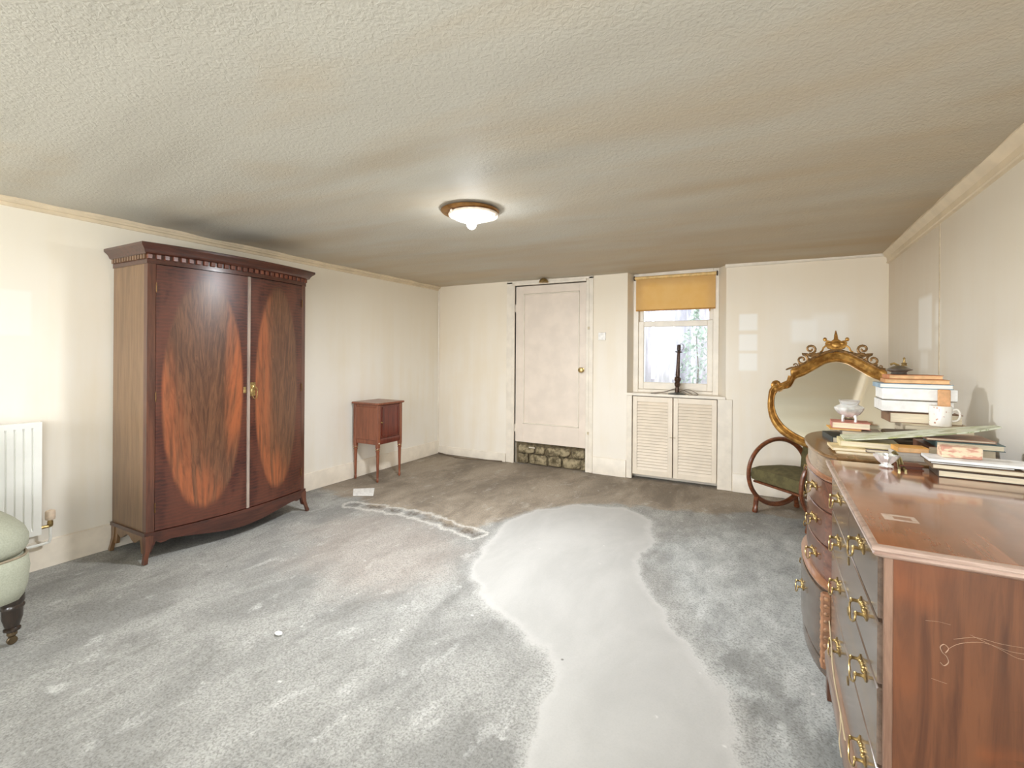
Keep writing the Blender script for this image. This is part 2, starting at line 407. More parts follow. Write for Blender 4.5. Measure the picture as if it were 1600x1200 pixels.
# walls
struct('wall_left', M().box(XL - .12, XL, YR, YB + .3, -.02, 2.3), m_wl, 'cream painted wall on the left behind the wardrobe and radiator', 'wall')
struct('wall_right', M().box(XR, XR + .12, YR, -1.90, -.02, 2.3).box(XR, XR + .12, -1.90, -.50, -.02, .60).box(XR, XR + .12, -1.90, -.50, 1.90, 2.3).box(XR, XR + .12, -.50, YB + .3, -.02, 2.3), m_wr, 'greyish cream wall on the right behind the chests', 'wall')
DX0, DX1, DZ0, DZ1 = -2.69, -1.79, 0.25, 2.118
RL, RR = -1.335, -.375      # window recess at the wall face
WL, WR = -1.30, -.462       # narrowed at the window
b = M()
b.box(XL, DX0, YB, YB + .17, -.02, 2.3)
b.prism([(DX1, YB), (RL, YB), (WL - .005, YB + .17), (DX1, YB + .17)], -.02, 2.3)
b.prism([(RR, YB), (XR, YB), (XR, YB + .17), (WR + .005, YB + .17)], -.02, 2.3)
b.box(DX0, DX1, YB, YB + .17, DZ1, 2.3)
b.box(DX0, DX1, YB + .165, YB + .17, -.02, DZ1)
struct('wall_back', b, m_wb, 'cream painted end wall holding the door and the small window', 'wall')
b = M()
for a0, a1 in ((XL, -3.5), (-2.0, -1.3), (.2, XR)): b.box(a0, a1, YR - .15, YR, -.02, 2.3)
for a0, a1 in ((-3.5, -2.0), (-1.3, .2)): b.box(a0, a1, YR - .15, YR, -.02, .62); b.box(a0, a1, YR - .15, YR, 1.98, 2.3)
struct('wall_rear', b, plain('paint_rear', (225, 214, 194), 0.5, var=.04, scale=2), 'cream wall behind the viewer with two windows', 'wall')
for k, cx in enumerate((-2.75, -.55)):
    fr = M()
    for a in (cx - .75, cx + .70): fr.box(a, a + .05, YR - .08, YR - .03, .62, 1.98)
    for z in (.62, 1.27, 1.93): fr.box(cx - .75, cx + .75, YR - .08, YR - .03, z, z + .05)
    fr.box(cx - .012, cx + .012, YR - .07, YR - .04, .62, 1.98)
    struct('window_%d' % (k + 2), fr, m_trim, 'white sash window behind the viewer', 'window')

fr = M()  # unseen side window, added to light the left wall
for y in (-1.90, -.55): fr.box(XR + .03, XR + .07, y, y + .05, .60, 1.90)
for z in (.60, 1.22, 1.85): fr.box(XR + .035, XR + .065, -1.85, -.55, z, z + .05)
struct('window_4', fr, m_trim, 'white casement window, unseen and added for light, in the right wall behind the viewer', 'window')
# skirtings
def skirt(name, pts, h, label):
    (ax, ay), (bx, by) = pts; d = Vector((bx - ax, by - ay)); L = d.length; T = Matrix.Translation((ax, ay, 0)) @ Matrix.Rotation(math.atan2(d.y, d.x), 4, 'Z')
    b = M(); prof = [(0, 0), (0.018, 0), (0.018, h - .03), (0.013, h - .018), (0.012, h - .006), (0.004, h), (0, h)]
    rings = [[(q, -p, z) for p, z in prof] for q in (0, L)]
    b.loft(rings, T=T); return struct(name, b, m_trim, label, 'skirting')
skirt('baseboard_left', ((XL, YR), (XL, YB)), .165, 'cream skirting board along the left wall')
skirt('baseboard_back', ((XL, YB), (-2.805, YB)), .10, 'low cream skirting left of the door')
skirt('baseboard_back', ((-1.705, YB), (RL - .005, YB)), .185, 'cream skirting board between door and window cupboard')
skirt('baseboard_back', ((RR + .07, YB), (XR, YB)), .175, 'cream skirting board right of the window cupboard')
skirt('baseboard_right', ((XR, YB), (XR, YR)), .165, 'cream skirting board along the right wall')

# cornice strips
m_cor = plain('aged_cornice_paint', (226, 208, 178), .4, var=.06, scale=6)
b = M(); pr = [(0, 2.19), (.03, 2.19), (.03, 2.168), (.022, 2.160), (.022, 2.150), (.008, 2.146), (.008, 2.128), (0, 2.125)]
b.loft([[(XL + p, y, z) for p, z in pr] for y in (YR, YB)]); struct('trim_1', b, m_cor, 'thin cream cornice strip along the top of the left wall', 'cornice')
b = M(); pr = [(0, 2.19), (.05, 2.19), (.05, 2.170), (.040, 2.160), (.034, 2.150), (.016, 2.135), (.014, 2.105), (.020, 2.098), (.016, 2.09), (0, 2.085)]
b.loft([[(XR - p, y, z) for p, z in pr] for y in (YR, YB)]); struct('trim_2', b, m_cor, 'moulded cream cornice along the top of the right wall', 'cornice')
b = M(); pr = [(0, 2.19), (.02, 2.19), (.022, 2.165), (.016, 2.155), (0, 2.15)]
b.loft([[(x, YB - p, z) for p, z in pr] for x in (RR - .008, XR - .02)]); struct('trim_3', b, m_trim, 'pale bead along the wall top right of the window', 'cornice')
b = M(); b.tube([(XL + .006, YB - .006, .1), (XL + .006, YB - .006, 2.17)], .009, 6); struct('trim_4', b, m_trim, 'thin bead down the left far corner', 'trim')
b = M().box(XR - .0035, XR, 3.655, 3.665, .0, 2.09); struct('trim_5', b, plain('wall_joint', (205, 188, 160), .5), 'vertical board joint on the right wall', 'trim')

# door in the end wall, its bottom edge a step above the floor
dr = thing('door_1', 'cream single-panel door set above a rough stone step', 'door', ((DX0 + DX1) / 2, YB, 0)); dr['kind'] = 'structure'
b = M(); yF = YB + .012
b.box(DX0 + .006, DX1 - .006, yF + .014, yF + .045, DZ0 + .008, DZ1 - .008)
for (a0, a1, c0, c1) in ((DX0 + .006, -2.585, DZ0 + .008, DZ1 - .008), (-1.878, DX1 - .006, DZ0 + .008, DZ1 - .008)):
    b.box(a0, a1, yF, yF + .02, c0, c1, .002)
for (c0, c1) in ((DZ0 + .008, .478), (2.018, DZ1 - .008)): b.box(-2.585, -1.878, yF, yF + .02, c0, c1, .002)
emit('door_leaf', b, plain('door_paint', (234, 220, 205), .33, var=.04, scale=5), dr)
b = M(); q = .014
for a0, a1, c0, c1 in ((-2.585, -2.585 + q, .478, 2.018), (-1.878 - q, -1.878, .478, 2.018)): b.box(a0, a1, yF - .004, yF + .016, c0, c1, .004)
for c0, c1 in ((.478, .478 + q), (2.018 - q, 2.018)): b.box(-2.585, -1.878, yF - .004, yF + .016, c0, c1, .004)
emit('panel_moulding', b, m_trim, dr)
m_brass = plain('aged_brass', (186, 160, 108), .36, .9, var=.25, scale=60)
m_hinge = plain('dull_hinge_brass', (112, 82, 48), .5, .6, var=.2)
T = Matrix.Translation((-1.845, yF, 1.13)) @ Matrix.Rotation(PI / 2, 4, 'X')
b = M().lathe([(.0, -.002), (.028, 0), (.028, .004), (.012, .008), (.011, .03), (.024, .036), (.030, .048), (.026, .06), (.0, .066)], T=T, n=18)
emit('knob', b, m_brass, dr)
b = M()
for z in (.42, 1.85): b.tube([(DX0 + .003, yF - .004, z - .045), (DX0 + .003, yF - .004, z + .045)], .006, 6)
emit('hinge', b, m_trim, dr)
m_dark = plain('dark_bracket', (70, 54, 40), .8, var=.1)  # dark brown of the blind brackets
b = M()
b.box(-2.80, DX0 - .028, YB - .014, YB + .01, 0, 2.165, .004); b.box(DX0 - .034, DX0, YB - .02, YB + .03, 0, 2.128, .003)
b.box(DX1 + .028, -1.71, YB - .014, YB + .01, 0, 2.165, .004); b.box(DX1, DX1 + .034, YB - .02, YB + .03, 0, 2.128, .003)
b.box(-2.80, -1.71, YB - .014, YB + .01, 2.142, 2.172, .004); b.box(DX0, DX1, YB - .02, YB + .03, DZ1, 2.146, .003)
struct('trim_6', b, m_trim, 'cream architrave around the door', 'architrave')
b = M()
for z in (.42, 1.58): b.box(DX1 + .02, DX1 + .042, YB - .024, YB - .018, z, z + .03, .002)
emit('keeper_plate', b, plain('painted_metal', (206, 190, 160), .4), bpy.data.objects['trim_6'])
# rough stone riser under the door
ms = NT('mossy_rubble'); n = ms.noise(ms.coord(), 14, 6, .7); n2_ = ms.noise(ms.coord(), 45, 4, .7)
cc = ms.mix(ms.step(n, .35, .65), lin((78, 66, 44)), lin((176, 160, 128))); cc = ms.mix(ms.math('MULTIPLY', ms.step(n2_, .5, .7), .5), cc, lin((112, 108, 70)))
ms.base(cc); ms.set(.85); ms.bump(n2_, .8, .008)
stp = struct('trim_7', M().box(DX0 + .002, DX1 - .002, YB + .06, YB + .16, -.01, DZ0 + .02), plain('mortar_dark', (112, 98, 74), .9, var=.3, scale=25, bump=.6), 'rough rubble stone riser under the door', 'step')
row0 = [(-2.655, -2.52), (-2.51, -2.27), (-2.26, -2.09), (-2.08, -1.86), (-1.85, -1.80)]
row1 = [(-2.66, -2.44), (-2.43, -2.30), (-2.29, -1.98), (-1.97, -1.81)]
for zz0, zz1, row in ((.004, .118, row0), (.126, .222, row1)):
    for (a0, a1) in row:
        b = M(); cx, cz = (a0 + a1) / 2, (zz0 + zz1) / 2
        b.sphere((cx, YB + .05, cz), (a1 - a0) / 2, .035, (zz1 - zz0) / 2, 10, 6, p=.45)
        for v in b.bm.verts:
            v.co += Vector((noise.noise(v.co * 18), noise.noise(v.co * 18 + Vector((9, 0, 0))), noise.noise(v.co * 18 + Vector((0, 9, 0))))) * .022
            v.co.z = max(.001, v.co.z); v.co.x = min(max(v.co.x, DX0 + .004), DX1 - .004)
        emit('stone', b, ms.m, stp, sharp=60)
tag(emit('paint_splash', M().box(-2.50, -2.42, YB + .008, YB + .013, .196, .206, .001), m_trim), 'white paint dab on the stone under the door', 'paint dab')

# window in the recess
wd = thing('window_1', 'cream sash window in the recess with louvred cupboard below', 'window', ((WL + WR) / 2, YB + .2, 0)); wd['kind'] = 'structure'
Y0 = YB + .15
b = M()
b.box(WL - .01, WL + .045, Y0, Y0 + .09, .90, 2.17, .004); b.box(WR - .045, WR + .01, Y0, Y0 + .09, .90, 2.17, .004); b.box(WL + .045, WR - .045, Y0 + .001, Y0 + .09, 2.12, 2.19, .004); b.box(WL + .045, WR - .045, Y0 + .001, Y0 + .09, .902, .935, .004)
emit('window_frame', b, m_trim, wd)
b = M()
b.box(WL + .045, WL + .10, Y0 + .015, Y0 + .05, .935, 1.665, .005); b.box(WR - .10, WR - .045, Y0 + .015, Y0 + .05, .935, 1.665, .005)
b.box(WL + .10, WR - .10, Y0 + .016, Y0 + .049, .936, 1.012, .004); b.box(WL + .10, WR - .10, Y0 + .016, Y0 + .049, 1.605, 1.664, .004)
sash = emit('lower_sash', b, m_trim, wd)
b = M()
b.box(WL + .045, WL + .085, Y0 + .055, Y0 + .085, 1.62, 2.12, .004); b.box(WR - .085, WR - .045, Y0 + .055, Y0 + .085, 1.62, 2.12, .004)
b.box(WL + .085, WR - .085, Y0 + .056, Y0 + .084, 1.621, 1.66, .004); b.box(WL + .085, WR - .085, Y0 + .056, Y0 + .084, 2.08, 2.119, .004)
usash = emit('upper_sash', b, m_trim, wd)
g = NT('window_glass'); g.n.remove(g.b)
tr = g.new('ShaderNodeBsdfTransparent'); gl = g.new('ShaderNodeBsdfGlossy'); gl.inputs['Roughness'].default_value = .3; tr.inputs[0].default_value = (.97, .985, .98, 1)
fz = g.new('ShaderNodeFresnel'); mx = g.new('ShaderNodeMixShader'); g.l.new(fz.outputs[0], mx.inputs[0]); g.l.new(tr.outputs[0], mx.inputs[1]); g.l.new(gl.outputs[0], mx.inputs[2])
g.l.new(mx.outputs[0], g.n['Material Output'].inputs[0]); m_glass = g.m
emit('pane', M().box(WL + .10, WR - .10, Y0 + .030, Y0 + .034, 1.012, 1.605), m_glass, sash)
emit('pane', M().box(WL + .085, WR - .085, Y0 + .068, Y0 + .072, 1.66, 2.08), m_glass, usash)
b = M(); b.prism([(RL + .004, YB - .022), (RR - .0, YB - .022), (RR - .0, YB), (RR - .004, YB + .001), (WR, Y0 + .01), (WL, Y0 + .01), (RL + .004, YB + .001)], .878, .902)
struct('trim_8', b, m_trim, 'cream window sill over the louvred cupboard', 'window sill')
# recess soffit follows the ceiling
struct('trim_9', M().box(WL - .02, WR + .02, YB + .165, YB + .25, 2.12, 2.3), m_trim, 'head of the window recess', 'trim')

# roller blind
rb = thing('roller_blind', 'ochre yellow roller blind pulled a short way down the small window', 'blind', (-.88, Y0 - .03, 2.12))
tb = Y0 - .028
emit('roller', M().tube([(WL + .012, tb, 2.128), (WR - .012, tb, 2.128)], .017, 12), plain('blind_roller', (232, 196, 130), .5), rb)
fb = NT('ochre_blind_cloth'); f_ = fb.noise(fb.coord((1, 1, 1)), 9, 4)
fb.base(fb.mix(fb.step(f_, .3, .7), lin((240, 204, 134)), lin((246, 216, 156)))); fb.set(.7); fb.b.inputs['Transmission Weight'].default_value = 0
trn = fb.new('ShaderNodeBsdfTranslucent'); trn.inputs[0].default_value = lin((248, 218, 152)); mx = fb.new('ShaderNodeMixShader'); mx.inputs[0].default_value = .5
fb.l.new(fb.b.outputs[0], mx.inputs[1]); fb.l.new(trn.outputs[0], mx.inputs[2]); fb.l.new(mx.outputs[0], fb.n['Material Output'].inputs[0])
emit('cloth', M().box(WL + .022, WR - .022, tb + .012, tb + .0135, 1.782, 2.118), fb.m, rb)
emit('bottom_bar', M().tube([(WL + .022, tb + .012, 1.780), (WR - .022, tb + .012, 1.780)], .007, 8), plain('blind_hem', (196, 144, 74), .6), rb)
for x in (WL + .006, WR - .006): emit('bracket', M().box(x - .004, x + .004, tb - .016, tb + .045, 2.105, 2.15, .001), m_dark, rb)
emit('pull', M().lathe([(.002, 0), (.006, -.006), (.005, -.02), (.001, -.03)], (WR - .075, tb + .010, 1.776), 8), plain('blind_hem', (196, 144, 74), .6), rb)

# louvred cupboard under the sill
cb = thing('window_cupboard', 'cream louvred double-door cupboard under the window sill', 'cupboard', (-.86, YB, 0))
b = M()
b.box(RL - .0, -1.278, YB - .012, YB + .03, 0, .878, .003); b.box(-.445, RR + .06, YB - .012, YB + .03, 0, .878, .003)
b.box(RL + .02, RR - .06, YB + .12, YB + .14, 0, .87)
emit('frame', b, m_trim, cb)
m_louv = plain('louvre_paint', (238, 224, 204), .4, var=.04, scale=6)
for k, (a0, a1) in enumerate(((-1.270, -.868), (-.858, -.452))):
    b = M(); z0, z1 = .05, .868
    b.box(a0, a0 + .045, YB - .004, YB + .02, z0, z1, .002); b.box(a1 - .045, a1, YB - .004, YB + .02, z0, z1, .002)
    b.box(a0 + .045, a1 - .045, YB - .004, YB + .02, z0, z0 + .055, .002); b.box(a0 + .045, a1 - .045, YB - .004, YB + .02, z1 - .055, z1, .002)
    d = emit('louvre_door', b, m_louv, cb)
    n = 23; p = (z1 - .055 - z0 - .055) / n
    for i in range(n):
        zc = z0 + .055 + p * (i + .5)
        T = Matrix.Translation(((a0 + a1) / 2, YB + .009, zc)) @ Matrix.Rotation(math.radians(60), 4, 'X')
        emit('slat', M().box(-(a1 - a0) / 2 + .043, (a1 - a0) / 2 - .043, -.019, .019, -.003, .003, T=T), m_louv, d)
    x = a1 - .012 if k == 0 else a0 + .012
    emit('knob', M().tube([(x - .012, YB - .010, .465), (x + .012, YB - .010, .465)], .005, 6), plain('painted_metal', (206, 190, 160), .4), d)

# outside the small window
yd = struct('yard_ground', M().box(-4, 3, YB + .35, 9, -.3, .55), plain('yard_paving', (196, 194, 190), .8, var=.15, scale=10), 'pale yard beyond the window', 'ground')
fe = thing('garden_fence', 'pale vertical board fence seen through the window', 'fence', (-1.3, 6.6, .55))
for k in range(16):
    x = -3.2 + k * .26
    c = [(188, 180, 190), (206, 200, 208), (176, 172, 186)][k % 3]
    emit('board', M().box(x, x + .22 + .015 * (k % 2), 6.6, 6.62, .55, 2.3 + .02 * (k % 4), .003), plain('fence_board_%d' % (k % 3), c, .8, var=.2, scale=6, stretch=(4, 4, .6)), fe)
for z in (.9, 1.9): emit('rail', M().box(-3.3, 1.1, 6.62, 6.66, z, z + .08), plain('fence_board_0', (188, 180, 190), .8), fe)
for k, x in enumerate((-2.35, -1.55, -.9)):
    emit('post', M().box(x, x + .05, 6.53, 6.598, .55, 2.4, .003), plain('white_post', (240, 242, 246), .6), fe)
def shrub(name, cx, cy, z0, h, r, seed, label, c):
    random.seed(seed); t_ = thing(name, label, 'shrub', (cx, cy, z0))
    emit('stem', M().tube([(cx, cy, z0 - .01), (cx + .03, cy, z0 + h * .5), (cx, cy + .02, z0 + h * .85)], [.016, .01, .004], 6), plain('stem_bark', (96, 84, 62), .8), t_)
    b = M()
    for i in range(420):
        a = random.uniform(0, 2 * PI); zz = random.random(); rr_ = r * math.sqrt(random.random()) * (math.sin(PI * (0.12 + .85 * zz)) + .15)
        p = Vector((cx + rr_ * math.cos(a), cy + rr_ * math.sin(a) * .6, z0 + .12 + zz * h))
        T = Matrix.Translation(p) @ Matrix.Rotation(random.uniform(0, 6.3), 4, 'Z') @ Matrix.Rotation(random.uniform(-1.2, 1.2), 4, 'X')
        s = random.uniform(.025, .05)
        b._add([(0, -s, 0), (s * .45, 0, .006), (0, s, 0), (-s * .45, 0, .006)], [(0, 1, 2, 3)], T)
    o = emit('foliage', b, plain('leaf_%s' % name, c, .6, var=.3, scale=12), t_, sharp=180); o['kind'] = 'stuff'
shrub('shrub', -.80, 6.2, .55, 1.2, .17, 3, 'pale green leafy shrub outside against the fence, right pane side', (176, 196, 180))
shrub('small_shrub', -2.0, 6.25, .55, .8, .2, 5, 'low greyish shrub outside against the fence, left pane side', (150, 156, 150))

# ------------------------------------------------------------------ WARDROBE
m_ws = wood('wardrobe_side_wood', (104, 76, 50), (134, 103, 72), .34, .35, 'z', .7, .16)
m_wf = wood('wardrobe_front_wood', (50, 24, 17), (86, 44, 30), .28, .5, 'y', 1, .1)
m_wst = wood('wardrobe_stile_wood', (62, 32, 22), (102, 60, 42), .28, .5, 'z', 1, .1)
wr = thing('wardrobe', 'tall bow-fronted mahogany wardrobe with two flame-veneered oval doors', 'wardrobe', (-3.6, 2.065, 0))
CY = 2.065
def xf(y): return -3.368 + .078 * (1 - ((y - CY) / .565) ** 2)
def bowpoly(y0, y1, off, thick, n=12, xb=None):
    ys = [y0 + (y1 - y0) * i / n for i in range(n + 1)]
    front = [(xf(y) + off, y) for y in ys]
    back = [((xb if xb is not None else xf(y) + off - thick), y) for y in ys[::-1]]
    return front + back
b = M(); XB = -3.804
b.box(XB, -3.39, 1.502, 1.522, .17, 1.86); b.box(XB, -3.39, 2.608, 2.628, .17, 1.86); b.box(XB, XB + .015, 1.52, 2.61, .17, 1.86); b.box(XB, -3.40, 1.52, 2.61, .17, .19); b.box(XB, -3.40, 1.52, 2.61, 1.84, 1.86)
emit('carcass', b, m_ws, wr)
for y0_, y1_ in ((1.500, 1.541), (2.589, 2.630)):
    emit('stile', M().prism(bowpoly(y0_, y1_, 0, .04, 3), .178, 1.848), m_wst, wr)
doorL = emit('door', M().prism(bowpoly(1.543, 2.091, .001, .022, 18), .186, 1.842), veneer('flame_veneer_wide', 1.815 - 2.065, 1.02, .244, .765), wr)
doorR = emit('door', M().prism(bowpoly(2.105, 2.587, .001, .022, 18), .186, 1.842), veneer('flame_veneer_narrow', 2.345 - 2.065, 1.03, .196, .765, -1), wr)
emit('astragal', M().prism(bowpoly(2.088, 2.106, .010, .012, 3), .186, 1.842), plain('pale_polished_astragal', (176, 158, 146), .22, .35, .5, var=.15, scale=12, stretch=(1, 1, .3)), doorL)
for z in (1.70, 1.02, .33):
    b = M(); b.tube([(xf(1.541) + .006, 1.542, z - .03), (xf(1.541) + .006, 1.542, z + .03)], .0035, 6)
    emit('hinge', b, m_hinge, doorL)
for z in (1.70, 1.02, .33):
    b = M(); b.tube([(xf(2.588) + .006, 2.589, z - .03), (xf(2.588) + .006, 2.589, z + .03)], .0035, 6)
    emit('hinge', b, m_hinge, doorR)
yk = 2.132; xk = xf(yk)
b = M().box(xk - .001, xk + .005, yk - .02, yk + .02, .985, 1.085, .002)
b.lathe([(.012, 0), (.012, .008), (.004, .012), (.004, .02)], T=Matrix.Translation((xk + .004, yk, 1.05)) @ Matrix.Rotation(PI / 2, 4, 'Y'), n=10)
b.tube(crom([(xk + .02, yk - .012, 1.052), (xk + .024, yk - .020, 1.03), (xk + .022, yk - .012, .985), (xk + .020, yk + .004, .968), (xk + .022, yk + .020, .985), (xk + .022, yk + .022, 1.03), (xk + .02, yk + .012, 1.052)], 4), .0035, 6)
b.box(xf(2.07) + .001, xf(2.07) + .006, 2.062, 2.080, 1.01, 1.055, .001)
emit('lock_plate', b, m_brass, doorR)
b = M(); b.prism(bowpoly(1.496, 2.634, .004, 0, 16, XB), 1.846, 1.912)
emit('frieze', b, m_wf, wr)
# dentil blocks
k = 0
m_dent = wood('dentil_wood', (74, 34, 22), (122, 66, 42), .3, .4, 'z', 1)
N_ = 27
for i in range(N_):
    y = 1.506 + (2.618 - 1.506) * i / (N_ - 1); x = xf(y) + .004
    emit('dentil', M().box(x - .006, x + .014, y - .013, y + .013, 1.874, 1.902, .002), m_dent, wr)
m_dent2 = wood('dentil_side_wood', (92, 64, 42), (126, 94, 66), .4, .3, 'z', 1)
for i in range(13):
    x = -3.785 + .40 * i / 12
    emit('dentil', M().box(x - .010, x + .010, 1.484, 1.500, 1.874, 1.902, .002), m_dent2, wr)
b = M()
rings = []
for z, o_ in ((1.902, .012), (1.908, .020), (1.916, .022), (1.930, .030), (1.944, .045), (1.950, .050), (1.963, .050), (1.966, .047)):
    rings.append([(x, y, z) for x, y in [(XB, 1.496 - o_)] + [(xf(yy) + .004 + o_, (yy - CY) * (1 + o_ / .57) + CY) for yy in [1.496 + (2.634 - 1.496) * i / 18 for i in range(19)]] + [(XB, 2.634 + o_)]])
b.loft(rings); emit('cornice', b, m_wf, wr)
b = M(); b.prism(bowpoly(1.490, 2.640, .010, 0, 16, XB), .160, .182); emit('base_moulding', b, m_wf, wr)
# shaped front apron
def zb(y):
    u_ = (y - CY) / .56
    if abs(u_) > .93: return .06
    if abs(u_) > .80: return .125 - .02 * math.sin((abs(u_) - .80) / .13 * PI)
    return .118 - .052 * math.cos(u_ / .80 * PI / 2) ** 1.6
b = M(); rings = []
for i in range(49):
    y = 1.50 + 1.13 * i / 48; x = xf(y); z = zb(y)
    rings.append([(x + .006, y, .162), (x + .006, y, z), (x - .016, y, z), (x - .016, y, .162)])
b.loft(rings); emit('apron', b, m_wf, wr)
b = M(); rings = []
for i in range(31):
    x = XB + .43 * i / 30; u_ = i / 30
    z = .118 + .018 * math.sin(u_ * PI * 5) if .18 < u_ < .9 else .05
    rings.append([(x, 1.497, .162), (x, 1.497, z), (x, 1.515, z), (x, 1.515, .162)])
b.loft(rings); emit('side_apron', b, m_ws, wr)
b = M().box(XB, -3.39, 2.615, 2.633, .115, .162); emit('side_apron', b, m_ws, wr)
def foot(x, y, sx, sy, mm):
    b = M(); rings = []
    for z, h, o_ in ((.164, .045, 0), (.12, .040, 0), (.08, .030, .002), (.04, .022, .010), (.012, .024, .018), (0, .022, .016)):
        cx = x - sx * h / 2 + sx * o_; cy = y - sy * h / 2 + sy * o_
        rings.append([(cx - h / 2, cy - h / 2, z), (cx + h / 2, cy - h / 2, z), (cx + h / 2, cy + h / 2, z), (cx - h / 2, cy + h / 2, z)])
    b.loft(rings); emit('foot', b, mm, wr)
foot(-3.352, 1.492, 1, -1, m_wst); foot(-3.352, 2.638, 1, 1, m_wst); foot(-3.776, 1.492, -0.2, -1, m_ws); foot(-3.776, 2.638, -0.2, 1, m_ws)

# ------------------------------------------------------------------ BEDSIDE CABINET
m_ns = wood('bedside_wood', (112, 60, 38), (150, 88, 60), .35, .35, 'z', 1.4, .2)
m_nf = wood('bedside_front_wood', (74, 24, 16), (122, 52, 36), .3, .45, 'z', 1.4, .12)  # darker than the sides: shade on the front face put into the colour
ns = thing('bedside_cabinet', 'small mahogany bedside cabinet on four turned legs against the left wall', 'cabinet', (-3.62, 3.73, 0))
ax0, ax1, ay0, ay1 = -3.793, -3.452, 3.555, 3.905
emit('top', M().slab(ax0 - .01, ax1 + .018, ay0 - .018, ay1 + .018, [(.776, .012), (.781, .002), (.786, 0), (.794, 0), (.799, .004)]), m_ns, ns)
b = M().box(ax0, ax1 - .012, ay0 + .004, ay1 - .004, .375, .777)
emit('body', b, m_ns, ns)
for x in (ax0 + .018, ax1 - .016):
    for y in (ay0 + .014, ay1 - .014):
        b = M().box(x - .018, x + .018, y - .018, y + .018, .345, .777, .003)
        lp = emit('leg', b, m_ns, ns)
        emit('turned_leg', M().lathe([(.019, .345), (.023, .338), (.023, .330), (.014, .326), (.021, .318), (.021, .308), (.017, .300), (.0165, .27), (.011, .05), (.010, .035), (.013, .030), (.013, .02), (.009, 0)], (x, y, 0), 14), m_ns, lp)
        emit('collar', M().lathe([(.0235, .334), (.024, .332), (.0235, .329)], (x, y, 0), 14), m_brass, lp)
b = M().box(ax0 + .03, ax1 - .03, ay0 - .002, ay0 + .006, .42, .75, .002); emit('side_panel', b, m_ns, ns)
dn = emit('door', M().box(ax1 - .014, ax1 - .001, ay0 + .036, ay1 - .036, .44, .768, .002), m_nf, ns)
b = M(); x = ax1 - .001; yy0, yy1 = ay0 + .055, ay1 - .055
b.box(x - .001, x + .005, yy0, yy0 + .008, .46, .75); b.box(x - .001, x + .005, yy1 - .008, yy1, .46, .75); b.box(x - .001, x + .005, yy0, yy1, .46, .468); b.box(x - .001, x + .005, yy0, yy1, .742, .75)
emit('panel_bead', b, m_nf, dn)
emit('key', M().lathe([(.008, 0), (.008, .003), (.003, .006), (.003, .014), (.007, .018), (.0, .022)], T=Matrix.Translation((ax1 - .001, ay0 + .047, .60)) @ Matrix.Rotation(PI / 2, 4, 'Y'), n=10), m_brass, dn)
emit('lower_rail', M().slab(ax1 - .02, ax1 + .004, ay0 + .03, ay1 - .03, [(.385, .001), (.40, 0), (.43, 0), (.437, .002)]), m_nf, ns)
emit('boss', M().sphere((ax1 + .003, ay0 + .014, .392), .009, n=10, m=6), plain('pale_metal_boss', (214, 190, 166), .3, .6), ns)

# ------------------------------------------------------------------ RADIATOR
ra = thing('radiator', 'white ribbed panel radiator on the left wall', 'radiator', (XL, .62, 0))
m_rad = plain('white_radiator_enamel', (247, 247, 241), .28, var=.02, scale=8, coat=.2)
prof = []
ya, yb = .10, 1.134
n = 28; rings = []
for side in (0,):
    pts = []
    yv = ya
    while yv < yb - 1e-6:
        pts += [(yv, 0.0), (yv + .026, 0.0), (yv + .029, .009), (yv + .034, .009)]; yv += .037
    pts = [(y, d) for y, d in pts if ya + .03 < y < yb - .03]
    pts = [(ya, 0), (ya + .028, 0)] + pts + [(yb - .028, 0), (yb, 0)]
x = -3.732
zz = [(.228, 1), (.258, 1), (.274, 0), (.84, 0), (.856, 1), (.886, 1)]
rings = [[(x - (0 if fl else d), y, z) for y, d in pts] + [(x - .045, yb, z), (x - .045, ya, z)] for z, fl in zz]
emit('panel', M().loft(rings), m_rad, ra, sharp=20)
b = M(); b.box(XL + .002, x - .04, .2, .24, .3, .8); b.box(XL + .002, x - .04, .98, 1.02, .3, .8); emit('bracket', b, m_rad, ra)
vl = emit('valve', M().tube([(-3.755, yb - .002, .262), (-3.755, yb + .042, .262), (-3.755, yb + .045, .272)], .010, 8).lathe([(.011, .258), (.014, .268), (.014, .285), (.011, .296)], (-3.755, yb + .045, 0), 12), m_brass, ra)
b = M().lathe([(.012, .296), (.022, .300), (.0235, .31), (.0235, .345), (.021, .352), (.012, .356), (0, .357)], (-3.755, yb + .045, 0), 16)
emit('valve_cap', b, plain('aged_plastic_cream', (226, 205, 182), .45), vl)
emit('pipe', M().tube(crom([(-3.755, yb + .045, .262), (-3.757, yb + .047, .20), (-3.762, yb + .045, .174), (-3.770, yb + .03, .160), (-3.775, yb - .1, .158), (-3.775, .5, .156)], 6), .0075, 8), m_rad, ra)

# ------------------------------------------------------------------ GREEN EASY CHAIR (left edge)
m_sage = plain('sage_fabric', (172, 174, 156), .85, var=.07, scale=160, bump=.25)
ec = thing('easy_chair', 'low sage green upholstered chair with turned castor legs at the left edge', 'chair', (-3.2, .50, 0))
def cush(prof, e=.30):
    return [[(-3.1775 + (.3175 + o_) * math.copysign(abs(math.cos(a)) ** e, math.cos(a)), .5075 + (.3575 + o_) * math.copysign(abs(math.sin(a)) ** e, math.sin(a)), z) for a in [2 * PI * (k + .5) / 48 for k in range(48)]] for z, o_ in prof]
emit('seat_cushion', M().loft(cush(((.392, -.04), (.398, -.012), (.43, .004), (.47, .006), (.505, -.006), (.535, -.03), (.560, -.07), (.578, -.14), (.585, -.22)), .42)), m_sage, ec, sharp=80)
emit('seat_rail', M().loft(cush(((.198, -.035), (.205, -.018), (.26, -.006), (.34, .0), (.385, -.004), (.394, -.02)))), m_sage, ec, sharp=60)
